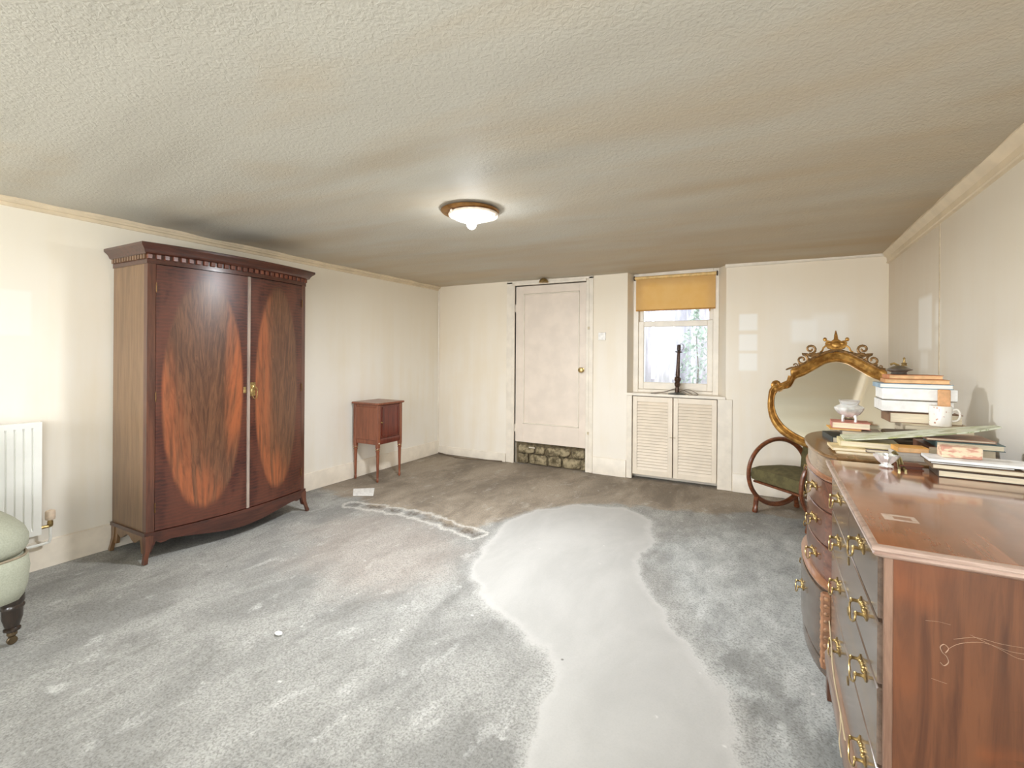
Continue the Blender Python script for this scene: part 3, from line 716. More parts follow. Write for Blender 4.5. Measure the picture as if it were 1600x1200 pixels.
emit('piping', M().tube(cush(((.394, -.008),), .34)[0], .0055, 6, closed=True), plain('taupe_piping', (158, 144, 122), .8), ec)
b = M(); rings = []
for z, th, dx in ((.40, .07, 0), (.5, .09, -.01), (.7, .10, -.04), (.85, .08, -.07), (.92, .05, -.09)):
    rings.append([(-3.50 + dx + th * math.cos(a), .475 + .30 * math.copysign(abs(math.sin(a)) ** .5, math.sin(a)), z) for a in [2 * PI * k / 24 for k in range(24)]])
emit('backrest', b.loft(rings), m_sage, ec, sharp=80)
m_blk = wood('ebonised_wood', (30, 22, 16), (58, 44, 34), .3, .5, 'z', 1)
for x, y in ((-2.945, .80), (-2.945, .15), (-3.49, .80), (-3.49, .15)):
    lg = emit('leg', M().lathe([(.040, .215), (.041, .19), (.037, .180), (.041, .172), (.041, .165), (.036, .158), (.035, .12), (.026, .085), (.022, .078), (.029, .072), (.029, .064), (.018, .058), (.016, .046)], (x, y, 0), 20), m_blk, ec)
    b = M().lathe([(.018, .060), (.018, .044), (.012, .038), (.010, .026)], (x, y, 0), 12)
    b.box(x - .012, x - .008, y - .01, y + .01, .010, .036); b.box(x + .008, x + .012, y - .01, y + .01, .010, .036)
    cst = emit('castor', b, plain('dark_castor_brass', (104, 88, 66), .4, .7), lg)
    T = Matrix.Translation((x, y, .018)) @ Matrix.Rotation(PI / 2, 4, 'Y')
    M_ = M().lathe([(.0, -.008), (.015, -.008), (.018, -.005), (.018, .005), (.015, .008), (0, .008)], T=T, n=16)
    for v in M_.bm.verts: v.co.z = max(v.co.z, 0)
    # merged into the castor's own mesh level to stay at three levels
    o = emit('castor_wheel', M_, plain('dark_castor_brass', (104, 88, 66), .4, .7), lg)

# ------------------------------------------------------------------ HANDLES
def bail(b, x, y, z, w=.075, out=-1, drop=.028, n=(-1, 0)):
    """bail handle on a front whose outward normal is n; returns geometry in b"""
    nx, ny = n; tx, ty = -ny, nx
    def P(s, o_, dz): return (x + tx * s + nx * o_, y + ty * s + ny * o_, z + dz)
    ang = math.atan2(ny, nx)
    for s in (-w / 2, w / 2):
        T = Matrix.Translation(P(s, 0, 0)) @ Matrix.Rotation(ang, 4, 'Z') @ Matrix.Rotation(PI / 2, 4, 'Y')
        b.lathe([(.012, -.001), (.013, .002), (.008, .004), (.004, .007), (.0038, .018), (.006, .021), (.004, .025), (0, .026)], T=T, n=12, rad=lambda a: .14 * math.cos(4 * a))
    b.tube(crom([P(-w / 2, .022, 0), P(-w / 2 - .004, .024, -drop * .5), P(-w * .3, .026, -drop), P(0, .028, -drop * 1.15), P(w * .3, .026, -drop), P(w / 2 + .004, .024, -drop * .5), P(w / 2, .022, 0)], 5), .0026, 6)
    for s in (-1, 1):   # pierced leaves of the back plate
        b.sphere(P(s * w * .30, .0015, .003), .008, .008, .006, 8, 5)
        b.sphere(P(s * w * .12, .0015, .006), .007, .007, .008, 8, 5)

# ------------------------------------------------------------------ NEAR CHEST OF DRAWERS
m_cs = NT('chest_side_wood')
f = m_cs.noise(m_cs.coord((13, 13, 1.1)), 2, 6, .62, .8); g2 = m_cs.noise(m_cs.coord((70, 70, 4)), 2, 3, .7); bl = m_cs.noise(m_cs.coord((1.4, 1.4, 1)), 3.0, 3, .5, .6)
cc = m_cs.mix(m_cs.step(f, .3, .68), lin((76, 44, 28)), lin((110, 68, 43)))
cc = m_cs.mix(m_cs.math('MULTIPLY', m_cs.step(bl, .5, .72), .5), cc, lin((148, 80, 38)))
cc = m_cs.mix(m_cs.math('MULTIPLY', m_cs.step(g2, .55, .75), .3), cc, lin((66, 34, 22)))
dirt = m_cs.noise(m_cs.coord((1.3, 1, 2.2), rot=(0, .7, 0)), 6, 3, .5, 1.6)
cc = m_cs.mix(m_cs.step(dirt, .68, .72, 0, .55), cc, lin((84, 50, 28)))
m_cs.base(cc); m_cs.set(.32, 0, .25, .2); m_cs = m_cs.m
tt = NT('chest_top_wood'); X, Y, Z = tt.xyz()
f = tt.noise(tt.coord((11, 1.0, 8)), 2, 6, .62, .8); bl = tt.noise(tt.coord((1.6, 1.6, 1)), 3.0, 3, .5, .6); sm = tt.noise(tt.coord(), 7, 5, .7)
cc = tt.mix(tt.step(f, .3, .68), lin((118, 70, 46)), lin((158, 100, 68)))
cc = tt.mix(tt.math('MULTIPLY', tt.step(bl, .4, .7), .5), cc, lin((176, 108, 66)))
def rectmask(px, py, hw, hh, T_=tt):
    a = T_.step(T_.math('ABSOLUTE', T_.math('SUBTRACT', X, px)), hw - .002, hw + .002, 1, 0)
    b_ = T_.step(T_.math('ABSOLUTE', T_.math('SUBTRACT', Y, py)), hh - .002, hh + .002, 1, 0)
    return T_.math('MULTIPLY', a, b_)
ring = tt.math('SUBTRACT', rectmask(.285 - .52, 1.495 - 1.74, .034, .026), tt.math('MULTIPLY', rectmask(.290 - .52, 1.495 - 1.74, .018, .012), .8))
cc = tt.mix(tt.math('MULTIPLY', ring, tt.step(sm, .3, .55, .2, .8)), cc, lin((224, 206, 192)))
tt.base(cc); tt.put(tt.b.inputs['Roughness'], tt.step(sm, .3, .7, .13, .24)); tt.b.inputs['Coat Weight'].default_value = .7; tt.b.inputs['Coat Roughness'].default_value = .07
m_ct = tt.m
m_edge = wood('edge_sheen_wood', (150, 122, 108), (196, 172, 158), .3, .5, 'x', 1, .15)  # whitish reflection along the moulding edge is put into this colour
m_cf = wood('chest_front_wood', (84, 68, 56), (118, 98, 84), .24, .6, 'y', .7, .12)  # greyed: the reflection of the pale walls is put into the wood colour
ch = thing('chest_of_drawers', 'near mahogany chest of drawers with brass handles and scuffed glossy top', 'chest of drawers', (.52, 1.74, 0))
cx0, cx1, cy0, cy1 = .224, .815, 1.292, 2.196
emit('carcass', M().box(cx0, cx1, cy0, cy1, .11, .874), m_cs, ch)
emit('top', M().slab(.200, .838, 1.266, 2.216, [(.8905, 0), (.9, .006), (.9005, .012)]), m_ct, ch)
emit('top_moulding', M().slab(.194, .842, 1.260, 2.222, [(.868, .022), (.872, .014), (.876, .006), (.880, .002), (.884, .006), (.886, .004), (.889, 0), (.896, 0), (.8985, .003), (.8995, .009)]), m_edge, ch)
emit('corner_strip', M().box(cx0 - .004, cx0 + .012, cy0 - .004, cy0 + .010, .18, .868, .002), wood('strip_wood', (112, 82, 66), (150, 118, 98), .3, .4), ch)
rows = [(.722, .862, [(cy0 + .016, 1.742), (1.750, cy1 - .010)], .812), (.578, .714, [(cy0 + .016, cy1 - .010)], .665), (.400, .570, [(cy0 + .016, cy1 - .010)], .515), (.198, .392, [(cy0 + .016, cy1 - .010)], .305)]
for z0, z1, spans, hz in rows:
    for (y0_, y1_) in spans:
        d = emit('drawer', M().box(cx0 - .012, cx0 + .012, y0_, y1_, z0, z1, .003), m_cf, ch)
        hs = [(y0_ + y1_) / 2] if len(spans) == 2 else [1.48, 1.97]
        for hy in hs:
            b = M(); bail(b, cx0 - .012, hy, hz); emit('handle', b, m_brass, d, sharp=50)
        if len(spans) == 1:
            emit('escutcheon', M().lathe([(.012, 0), (.013, .002), (.006, .003), (0, .0032)], T=Matrix.Translation((cx0 - .012, 1.742, hz + .02)) @ Matrix.Rotation(-PI / 2, 4, 'Y'), n=12), m_brass, d)
emit('base_moulding', M().slab(cx0 - .030, cx1, cy0 - .012, cy1 + .010, [(.105, .004), (.115, 0), (.155, 0), (.170, .006), (.186, .016), (.190, .022)]), wood('plinth_wood', (104, 76, 58), (150, 118, 96), .28, .5, 'y'), ch)
for x, y, sx, sy in ((cx0 - .026, cy1 + .006, -1, 1), (cx0 - .026, cy0 - .008, -1, -1), (cx1 - .01, cy1 + .006, 1, 1), (cx1 - .01, cy0 - .008, 1, -1)):
    b = M(); rings = []
    for z, h in ((.108, .09), (.07, .085), (.04, .06), (.012, .05), (0, .05)):
        rings.append([(x, y, z), (x - sx * h, y, z), (x - sx * h, y - sy * .05, z), (x, y - sy * .05, z)])
    emit('foot', b.loft(rings), m_cs, ch)
# pale scratches and a chalky squiggle on the near side
m_scr = plain('pale_scratch', (196, 166, 142), .7)
b = M(); ysd = cy0 - .0004
def scratch(pts, r): b.tube(crom([(x, ysd, z) for x, z in pts], 4), r, 4, flat=.35)
scratch([(.322, .690), (.327, .700), (.320, .707), (.314, .700), (.317, .690), (.324, .683), (.327, .672), (.320, .663), (.314, .668)], .0022)
scratch([(.327, .700), (.345, .716), (.38, .728), (.42, .722), (.46, .726)], .0010); scratch([(.335, .722), (.37, .735), (.41, .733), (.47, .738)], .0009)
scratch([(.36, .738), (.40, .724), (.43, .712), (.45, .715)], .0009); scratch([(.29, .748), (.31, .751), (.33, .750)], .0007); scratch([(.30, .63), (.325, .627)], .0006)
o = emit('scratch_marks', b, m_scr, ch); o['kind'] = 'stuff'
# cord looped over a handle of the near chest
b = M(); hx = cx0 - .040
b.tube(crom([(hx - .004, 1.52, .292), (hx - .006, 1.60, .315), (hx - .008, 1.70, .33), (hx - .007, 1.78, .345), (hx - .003, 1.86, .37), (hx, 1.95, .395)], 6), .0022, 6)
b.tube(crom([(hx - .006, 1.60, .315), (hx - .006, 1.595, .27), (hx - .008, 1.60, .23), (hx - .004, 1.59, .195)], 5), .0018, 6)
tag(emit('cord', b, plain('jute_cord', (190, 172, 140), .8)), 'thin cord strung across the handles of the near chest', 'cord', loc=(hx, 1.7, .3))

# ------------------------------------------------------------------ BOW-FRONTED CHEST BEHIND
TOP = [(.235, 2.278), (.196, 2.335), (.168, 2.44), (.152, 2.57), (.150, 2.70), (.158, 2.82), (.182, 2.93), (.225, 3.02), (.285, 3.085), (.36, 3.12)]
TOPs = [tuple(v)[:2] for v in crom([(x, y, 0) for x, y in TOP], 4)]
def bplan(o_, xb=.80):
    return [(xb, 2.278 - o_ * .4)] + [(x - o_, 2.7 + (y - 2.7) * (1 + o_ / .5)) for x, y in TOPs] + [(xb, 3.12 + o_ * .8)]
m_bt = wood('bow_top_wood', (104, 76, 46), (140, 106, 70), .22, .6, 'y', .8, .1)
m_bb = wood('bow_body_wood', (84, 50, 38), (118, 76, 58), .25, .6, 'y', .8, .1)
m_bl = wood('bow_lower_wood', (72, 58, 48), (104, 86, 72), .25, .6, 'y', .8, .12)
m_bm = wood('bow_moulding_wood', (128, 84, 58), (172, 124, 92), .3, .5, 'y', 1)
bw = thing('bow_front_chest', 'bow-fronted two-stage mahogany chest with rounded top behind the near chest', 'chest of drawers', (.5, 2.7, 0))
def bow(name, prof, mt, par=bw): 
    return emit(name, M().loft([[(x, y, z) for x, y in bplan(o_)] for z, o_ in prof]), mt, par, sharp=30)
bow('top', [(.886, -.004), (.890, .0), (.897, .0), (.9, -.004)], m_bt)
bow('frieze', [(.806, -.016), (.886, -.016)], wood('bow_frieze_wood', (112, 92, 72), (146, 124, 100), .25, .5, 'y'))
bow('waist_moulding', [(.785, -.018), (.788, -.008), (.794, -.006), (.798, -.012), (.802, -.008), (.807, -.014)], m_bm)
bow('upper_body', [(.368, -.022), (.786, -.022)], m_bb)
def curve_part(name, z0, z1, o_, th, mt, par, i0=2, i1=-3, bev=.003):
    P = TOPs[i0:i1]; rings = []
    for x, y in P:
        X0, X1 = x - o_, x - o_ + th
        Y_ = 2.7 + (y - 2.7) * (1 + o_ / .5)
        rings.append([(X1, Y_, z0), (X0 + bev, Y_, z0), (X0, Y_, z0 + bev), (X0, Y_, z1 - bev), (X0 + bev, Y_, z1), (X1, Y_, z1)])
    return emit(name, M().loft(rings), mt, par, sharp=30)
def bow_at(y):
    best = min(TOPs, key=lambda p: abs(p[1] - y)); i = TOPs.index(best)
    a, c_ = TOPs[max(i - 1, 0)], TOPs[min(i + 1, len(TOPs) - 1)]
    d = Vector((c_[0] - a[0], c_[1] - a[1])).normalized(); n_ = (-d.y, d.x)
    if n_[0] > 0: n_ = (d.y, -d.x)
    return best, n_
for z0, z1, hz in ((.660, .780, .735), (.516, .654, .595), (.374, .510, .445)):
    d = curve_part('drawer', z0, z1, -.012, .02, m_bb, bw)
    for hy in (2.47, 2.93):
        (px, py), n_ = bow_at(hy); b = M(); bail(b, px + .012, 2.7 + (py - 2.7) * .976, hz, .07, n=n_); emit('handle', b, m_brass, d, sharp=50)
bow('ledge', [(.352, -.004), (.356, .008), (.364, .010), (.370, .004), (.376, -.016)], m_bm)
bow('lower_body', [(.05, .000), (.353, .000)], m_bl)
d = curve_part('drawer', .085, .342, .010, .02, m_bl, bw)
for hy in (2.60, 2.95):
    (px, py), n_ = bow_at(hy); b = M(); bail(b, px - .010, py, .235, .07, n=n_); emit('handle', b, m_brass, d, sharp=50)
bow('plinth', [(.0, .002), (.045, .004), (.055, .002)], m_bl)
cv = emit('carved_corner', M().box(.186, .222, 2.262, 2.300, .05, .350, .006), plain('carved_light_wood', (156, 112, 82), .5, var=.2, scale=40), bw)
b = M()
for i in range(9):
    z = .075 + i * .031
    b.sphere((.187, 2.281, z), .004, .011, .011, 8, 5); b.sphere((.204, 2.263, z + .012), .012, .004, .010, 8, 5)
emit('carving', b, plain('carved_light_wood_2', (172, 128, 94), .5, var=.3, scale=60), cv)
emit('keyhole', M().lathe([(.010, 0), (.011, .002), (.004, .003)], T=Matrix.Translation((.176, 2.56, .845)) @ Matrix.Rotation(-PI / 2, 4, 'Y'), n=10), m_brass, bw)

# ------------------------------------------------------------------ GILT MIRROR + its low dressing table
m_gilt = NT('old_gilt'); n_ = m_gilt.noise(m_gilt.coord(), 26, 4, .6)
m_gilt.base(m_gilt.mix(m_gilt.step(n_, .35, .68), lin((142, 98, 44)), lin((206, 158, 84)))); m_gilt.set(.38, .65); m_gilt.bump(n_, .3, .003); m_gilt = m_gilt.m
m_gilt2 = plain('dark_gilt', (142, 108, 66), .45, .5, var=.35, scale=50)
dt = thing('dressing_table', 'low dark dressing table under the gilt mirror, hidden behind the chest', 'table', (.55, 3.55, 0))
emit('table_top', M().slab(.30, .82, 3.28, 3.86, [(.620, .006), (.626, 0), (.640, 0), (.645, .005)]), m_bb, dt)
for x in (.34, .78):
    for y in (3.32, 3.82): emit('leg', M().lathe([(.022, .62), (.022, .5), (.012, .04), (.016, 0)], (x, y, 0), 10), m_bb, dt)
emit('table_frame', M().box(.33, .79, 3.31, 3.83, .53, .62), m_bb, dt)
mr = thing('gilt_mirror', 'ornate gilt-framed shaped mirror with scrolled crest leaning back by the right wall', 'mirror', (.40, 3.755, .645), 0, math.radians(-15)); mr.scale = (1.03, 1, 1.055)
# points: (x, z above base)
z_ = .645
MI = [(0, 1.255), (-.059, 1.241), (-.130, 1.193), (-.184, 1.157), (-.232, 1.134), (-.246, 1.105), (-.268, 1.072), (-.306, 1.058), (-.342, 1.040), (-.358, .998), (-.357, .932), (-.335, .868), (-.286, .805), (-.2, .752), (-.091, .712), (0, .702)]
MO = [(0, 1.318), (-.066, 1.302), (-.141, 1.259), (-.214, 1.210), (-.262, 1.196), (-.262, 1.150), (-.275, 1.104), (-.310, 1.090), (-.356, 1.085), (-.387, 1.060), (-.398, 1.008), (-.400, .920), (-.376, .833), (-.322, .762), (-.226, .706), (-.109, .664), (0, .652)]
def full(L): 
    Lh = [(x, 0, z - z_) for x, z in L]
    return Lh + [(-x, y, z) for x, y, z in Lh[-2:0:-1]]
def rs(loop, n):
    P = crom(loop, 8, closed=True); L = [0]
    for i in range(len(P)): L.append(L[-1] + (P[(i + 1) % len(P)] - P[i]).length)
    out = []; j = 0
    for k in range(n):
        s = L[-1] * k / n
        while L[j + 1] < s: j += 1
        u_ = (s - L[j]) / max(1e-9, L[j + 1] - L[j]); out.append(P[j % len(P)].lerp(P[(j + 1) % len(P)], u_))
    return out
def resample(L, n): # same parameter for inner and outer: half loops mirrored
    H = [Vector((x, 0, z - z_)) for x, z in L]; P = crom(H, 8); S = [0]
    for i in range(len(P) - 1): S.append(S[-1] + (P[i + 1] - P[i]).length)
    out = []
    for k in range(n):
        s = S[-1] * k / (n - 1); j = 0
        while j < len(S) - 2 and S[j + 1] < s: j += 1
        out.append(P[j].lerp(P[j + 1], (s - S[j]) / max(1e-9, S[j + 1] - S[j])))
    return out + [Vector((-p.x, p.y, p.z)) for p in out[-2:0:-1]]
NI = 60; I_ = resample(MI, NI); O_ = resample(MO, NI)
b = M(); cols = []
for u_, dpt in ((0, .012), (0, -.004), (.10, -.012), (.25, -.008), (.45, -.020), (.70, -.030), (.90, -.026), (1, -.014), (1, .022), (0, .022)):
    cols.append([tuple(i.lerp(o_, u_) + Vector((0, dpt, 0))) for i, o_ in zip(I_, O_)])
b.loft(cols, cap=False); emit('frame', b, m_gilt, mr, local=True, sharp=50)
b = M(); V = [(p.x, .006, p.z) for p in I_]; ctr = (0, .006, .33); Fs = [(i, (i + 1) % len(V), len(V)) for i in range(len(V))]
b._add(V + [ctr], Fs, flat=True)
b2 = [(p.x, .014, p.z) for p in I_]; b._add(b2 + [(0, .014, .33)], Fs)
for i in range(len(V)):
    pass
mg = NT('old_mirror_glass'); mg.base(lin((236, 232, 218))); mg.set(.06, 1.0)
emit('glass', b, mg.m, mr, local=True)
# dark bead along the upper arch, ending in points at the shoulders
arch = [(-.292, 1.190), (-.262, 1.204), (-.214, 1.216), (-.141, 1.266), (-.066, 1.310), (0, 1.326), (.066, 1.310), (.141, 1.266), (.214, 1.216), (.262, 1.204), (.292, 1.190)]
arch = crom([(x, -.012, z - z_) for x, z in arch], 6)
emit('arch_bead', M().tube(arch, [.003 + .006 * math.sin(PI * i / (len(arch) - 1)) ** .4 for i in range(len(arch))], 6), m_gilt2, mr, local=True)
def spiral(b, cx, cz, r0, turns, a0, dirn, tail=None, th=.0095):
    pts = [] if not tail else [(x, -.010, z - z_) for x, z in tail]
    n = int(14 * turns)
    for i in range(n + 1):
        u_ = i / n; r = r0 * (1 - .78 * u_); a = a0 + dirn * turns * 2 * PI * u_
        pts.append((cx + r * math.cos(a), -.010, cz - z_ + r * math.sin(a)))
    b.tube(pts, [th * (1 - .35 * i / len(pts)) for i in range(len(pts))], 6)
for s in (-1, 1):
    b = M()
    spiral(b, s * .195, 1.262, .038, 1.35, PI / 2 if s < 0 else PI / 2, s * -1 * -1, [(s * .10, 1.300), (s * .14, 1.286), (s * .165, 1.298)])
    spiral(b, s * .146, 1.335, .034, 1.35, -PI / 2 + .3 * s, -s, [(s * .075, 1.312), (s * .11, 1.298)])
    spiral(b, s * .232, 1.222, .014, 1.1, PI, s, None, .005)
    for k in range(5): b.sphere((s * (.10 + .028 * k), -.010, 1.305 - .018 * k - z_ + .012 * (k % 2)), .008, .006, .008, 7, 5)
    emit('crest_scroll', b, m_gilt2, mr, local=True)
b = M()
b.prism([(x, z - z_) for x, z in [(-.05, 1.345), (-.062, 1.375), (-.052, 1.395), (-.028, 1.388), (-.012, 1.402), (0, 1.400), (.012, 1.402), (.028, 1.388), (.052, 1.395), (.062, 1.375), (.05, 1.345), (.02, 1.330), (-.02, 1.330)]], -.006, .016, T=Matrix.Rotation(PI / 2, 4, 'X'))
b.sphere((0, -.014, 1.362 - z_), .030, .014, .024, 10, 7)
for s in (-1, 1):
    b.sphere((s * .062, -.008, 1.402 - z_), .012, .010, .014, 8, 6); b.sphere((s * .036, -.012, 1.372 - z_), .018, .012, .014, 8, 6)
    b.tube([(x, -.008, z - z_) for x, z in [(s * .055, 1.36), (s * .072, 1.345), (s * .078, 1.325), (s * .09, 1.315)]], .006, 6)
b.tube([(0, -.008, 1.395 - z_), (0, -.008, 1.43 - z_), (0, -.008, 1.462 - z_)], [.014, .010, .003], 8)
emit('crest_shell', b, m_gilt, mr, local=True)
for s in (-1, 1):
    b = M(); spiral(b, s * .345, 1.085, .034, 1.2, 0 if s < 0 else PI, -s * -1, [(s * .262, 1.145), (s * .275, 1.105)], .019)
    emit('shoulder_scroll', b, m_gilt, mr, local=True)
for s in (-1, 1):
    for k in range(4): pass

# ------------------------------------------------------------------ HOOP-ARMED CHAIR
m_hoop = wood('hoop_bentwood', (84, 40, 22), (142, 82, 48), .28, .5, 'x', 1, .12)
m_olive = plain('olive_velvet', (94, 86, 54), .9, var=.18, scale=22, bump=.2)
hc = thing('hoop_arm_chair', 'bentwood hoop-armed chair with an olive green seat below the gilt mirror', 'chair', (.05, 4.5, 0))
u2 = Vector((.70, .714, 0)); w2 = Vector((.714, -.70, 0)); A0 = Vector((-.150, 4.41, 0)); LH, HH, zcn, W_ = .62, .275, .322, .50
def PU(s, w_, z): return A0 + u2 * s + w2 * w_ + Vector((0, 0, z))
for w_ in (0, W_):
    pts = []
    for k in range(56):
        a = 2 * PI * k / 56
        pts.append(PU(LH / 2 - LH / 2 * math.cos(a), w_, zcn + HH * math.sin(a)))
    emit('hoop', M().tube(pts, .022, 10, closed=True, flat=.8), m_hoop, hc)
    for s in (.085, .50):
        p = PU(s, w_, 0); 
        zz = zcn - HH * math.sqrt(max(0, 1 - ((s - LH / 2) / (LH / 2)) ** 2))
        b = M(); d = Vector((-.05 if s < .2 else .03, 0, 0))
        rings = []
        for t_, r in ((1, .020), (.6, .020), (.3, .019), (.12, .024), (0, .020)):
            c_ = PU(s, w_, zz * t_ + .0) + (u2 * (-.018 * (1 - t_)) if s < .2 else u2 * .018 * (1 - t_))
            rings.append([tuple(c_ + u2 * r * math.cos(a) + w2 * r * math.sin(a)) for a in [2 * PI * k / 10 for k in range(10)]])
        emit('foot', b.loft(rings), m_hoop, hc)
b = M(); rings = []
for i in range(13):
    w_ = .012 + (W_ - .024) * i / 12; k = math.sin(PI * i / 12) ** .5
    rings.append([tuple(PU(s, w_, z)) for s, z in [(.02, .285), (.01, .32), (.02, .372 + .006 * k), (.10, .385 + .022 * k), (.28, .380 + .022 * k), (.44, .365 + .015 * k), (.52, .35), (.52, .29), (.3, .285)]])
emit('seat', b.loft(rings), m_olive, hc, sharp=60)
b = M(); rings = []
for i in range(13):
    w_ = .01 + (W_ - .02) * i / 12
    rings.append([tuple(PU(s, w_, z)) for s, z in [(.54, .33), (.55, .42), (.555, .50), (.575, .53), (.60, .52), (.61, .45), (.60, .33)]])
emit('backrest', b.loft(rings), m_olive, hc, sharp=60)
b = M().tube([PU(.06, 0.0, .26), PU(.06, W_, .26)], .012, 8); b.tube([PU(.5, 0, .26), PU(.5, W_, .26)], .012, 8)
emit('stretcher', b, m_hoop, hc)

# ------------------------------------------------------------------ CEILING LIGHT, SWITCH, BELL
lx, ly = -1.61, 2.42
cl = thing('ceiling_light', 'round flush ceiling light with glass dish and lit bulb', 'ceiling light', (lx, ly, ZC))
emit('back_plate', M().lathe([(.02, -.004), (.165, -.004), (.178, -.012), (.168, -.022), (.150, -.026), (.02, -.030)], (lx, ly, ZC), 36), plain('brown_brass_plate', (150, 108, 58), .4, .7, var=.15), cl)
emit('rim', M().lathe([(.132, -.024), (.150, -.030), (.154, -.037), (.148, -.043), (.128, -.040), (.128, -.030)], (lx + .022, ly + .006, ZC), 36), plain('cream_rim', (240, 224, 206), .35), cl)
ge = NT('lit_ribbed_glass'); ge.base(lin((255, 250, 244))); ge.set(.25); ge.b.inputs['Emission Color'].default_value = (.93, .97, 1, 1); ge.b.inputs['Emission Strength'].default_value = 0.9
emit('glass_dish', M().lathe([(.118, -.030), (.122, -.040), (.108, -.056), (.070, -.072), (.03, -.080), (0, -.082)], (lx + .012, ly, ZC), 30, rad=lambda a: .03 * math.cos(12 * a)), ge.m, cl)
be = NT('lit_bulb'); be.base((1, 1, 1, 1)); be.b.inputs['Emission Color'].default_value = (.88, .95, 1, 1); be.b.inputs['Emission Strength'].default_value = 8
emit('bulb', M().sphere((lx + .018, ly - .01, ZC - .095), .030, n=14, m=10), be.m, cl)
for a in (.2, 2.3, 4.4):
    p = (lx + .012 + .150 * math.cos(a), ly + .150 * math.sin(a), ZC - .042)
    emit('clip', M().sphere(p, .011, .011, .014, 8, 6), plain('cream_rim', (240, 224, 206), .35), cl)
pl = bpy.data.lights.new('bulb_light', 'AREA'); pl.shape = 'DISK'; pl.size = .30; pl.energy = 42; pl.color = (.93, .965, 1.0)
po = bpy.data.objects.new('bulb_light', pl); C.objects.link(po); po.location = (lx + .012, ly, ZC - .135)
pl = bpy.data.lights.new('bulb_glow', 'POINT'); pl.energy = 2.6; pl.color = (.93, .965, 1.0); pl.shadow_soft_size = .04
po = bpy.data.objects.new('bulb_glow', pl); C.objects.link(po); po.location = (lx + .012, ly, ZC - .21)

sw = thing('light_switch', 'white light switch on the wall between door and window', 'switch', (-1.61, YB, 1.5))
emit('plate', M().box(-1.652, -1.568, YB - .012, YB, 1.46, 1.545, .004), plain('white_plastic', (246, 242, 236), .3), sw)
emit('rocker', M().box(-1.625, -1.595, YB - .017, YB - .011, 1.485, 1.52, .003), plain('white_plastic', (246, 242, 236), .3), sw)
be_ = thing('door_bell', 'small domed brass bell fixed above the door at the ceiling', 'bell', (-2.29, YB - .03, 2.15))
emit('bell_dome', M().lathe([(.052, -.030), (.055, -.026), (.050, -.008), (.035, .010), (.014, .018), (0, .019)], (-2.29, YB - .060, 2.155), 18), m_brass, be_)
emit('mount', M().box(-2.305, -2.275, YB - .06, YB - .013, 2.145, 2.16, .002), m_brass, be_)

# ------------------------------------------------------------------ LAMP BASE on the sill
lb = thing('table_lamp_base', 'dark turned table lamp base without shade on the window sill', 'lamp', (-.835, 5.085, .902))
m_br = plain('dark_bronze', (84, 62, 50), .35, .4, var=.35, scale=60)
T = Matrix.Translation((-.835, 5.085, .902)) @ Matrix.Rotation(math.radians(2), 4, 'Y')
emit('base', M().lathe([(0, 0), (.085, 0), (.088, .006), (.07, .012), (.03, .016), (.022, .022)], (-.835, 5.085, .902), 24), plain('pewter_base', (112, 112, 104), .35, .5), lb)
emit('column', M().lathe([(.020, .018), (.022, .05), (.018, .075), (.026, .09), (.030, .11), (.022, .125), (.032, .145), (.034, .165), (.020, .18), (.022, .20), (.019, .26), (.016, .36), (.015, .42), (.013, .425), (.034, .430), (.036, .438), (.012, .444)], n=18, T=T), m_br, lb)
emit('socket', M().lathe([(.012, .444), (.018, .45), (.018, .50), (.014, .508), (0, .51)], n=14, T=T), plain('dark_socket', (60, 44, 36), .4), lb)
emit('shade_ring', M().tube([T @ Vector((.022 + .026 * math.cos(a), 0, .485 + .032 * math.sin(a))) for a in [2 * PI * k / 24 for k in range(24)]], .003, 6, closed=True), plain('grey_wire', (158, 150, 142), .3, .8), lb)
emit('flex', M().tube(crom([(-.835, 5.12, .915), (-.74, 5.10, .955), (-.66, 5.08, .93), (-.63, 5.05, .908), (-.72, 5.03, .906), (-.83, 5.09, .96), (-.95, 5.06, .925), (-1.08, 5.04, .907), (-1.04, 5.02, .906), (-.93, 5.07, .93), (-.85, 5.12, .95), (-.76, 5.13, .935), (-.69, 5.11, .907)], 6), .0045, 6), plain('grey_flex', (150, 138, 124), .5), lb)

# ------------------------------------------------------------------ BOOKS AND SMALL THINGS
PAGES = plain('page_edges', (240, 228, 202), .8, var=.10, scale=12, stretch=(1, 1, 60))
PAGEW = plain('white_page_edges', (250, 248, 242), .7, var=.05, scale=12, stretch=(1, 1, 60))
def book(name, label, c, x0, x1, y0, y1, z0, z1, rz=0, pages=PAGES, group='books and papers on the chests', cat='book', th=.0025, rough=.5, spine='L'):
    """closed book lying flat: boards + spine, page block a little inside"""
    cx, cy = (x0 + x1) / 2, (y0 + y1) / 2; hx, hy = (x1 - x0) / 2, (y1 - y0) / 2; h = z1 - z0
    o = thing(name, label, cat, (cx, cy, z0), rz, group=group)
    mt = plain('cover_%d_%d_%d' % c, c, rough, var=.12, scale=18)
    b = M()
    e = min(.0006, th * .3)
    b.box(-hx, hx, -hy, hy, 0, th, e); b.box(-hx, hx, -hy, hy, h - th, h, e)
    if spine == 'B': b.box(-hx, hx, hy - th, hy, th, h - th)
    elif spine == 'L': b.box(-hx, -hx + th, -hy, hy, th, h - th)
    else: b.box(hx - th, hx, -hy, hy, th, h - th)
    emit('cover', b, mt, o, local=True)
    i = .004
    emit('pages', M().box(-hx + (th if spine == 'L' else i), hx - (th if spine == 'R' else i), -hy + i, hy - (th if spine == 'B' else i), th, h - th), pages, o, local=True)
    return o
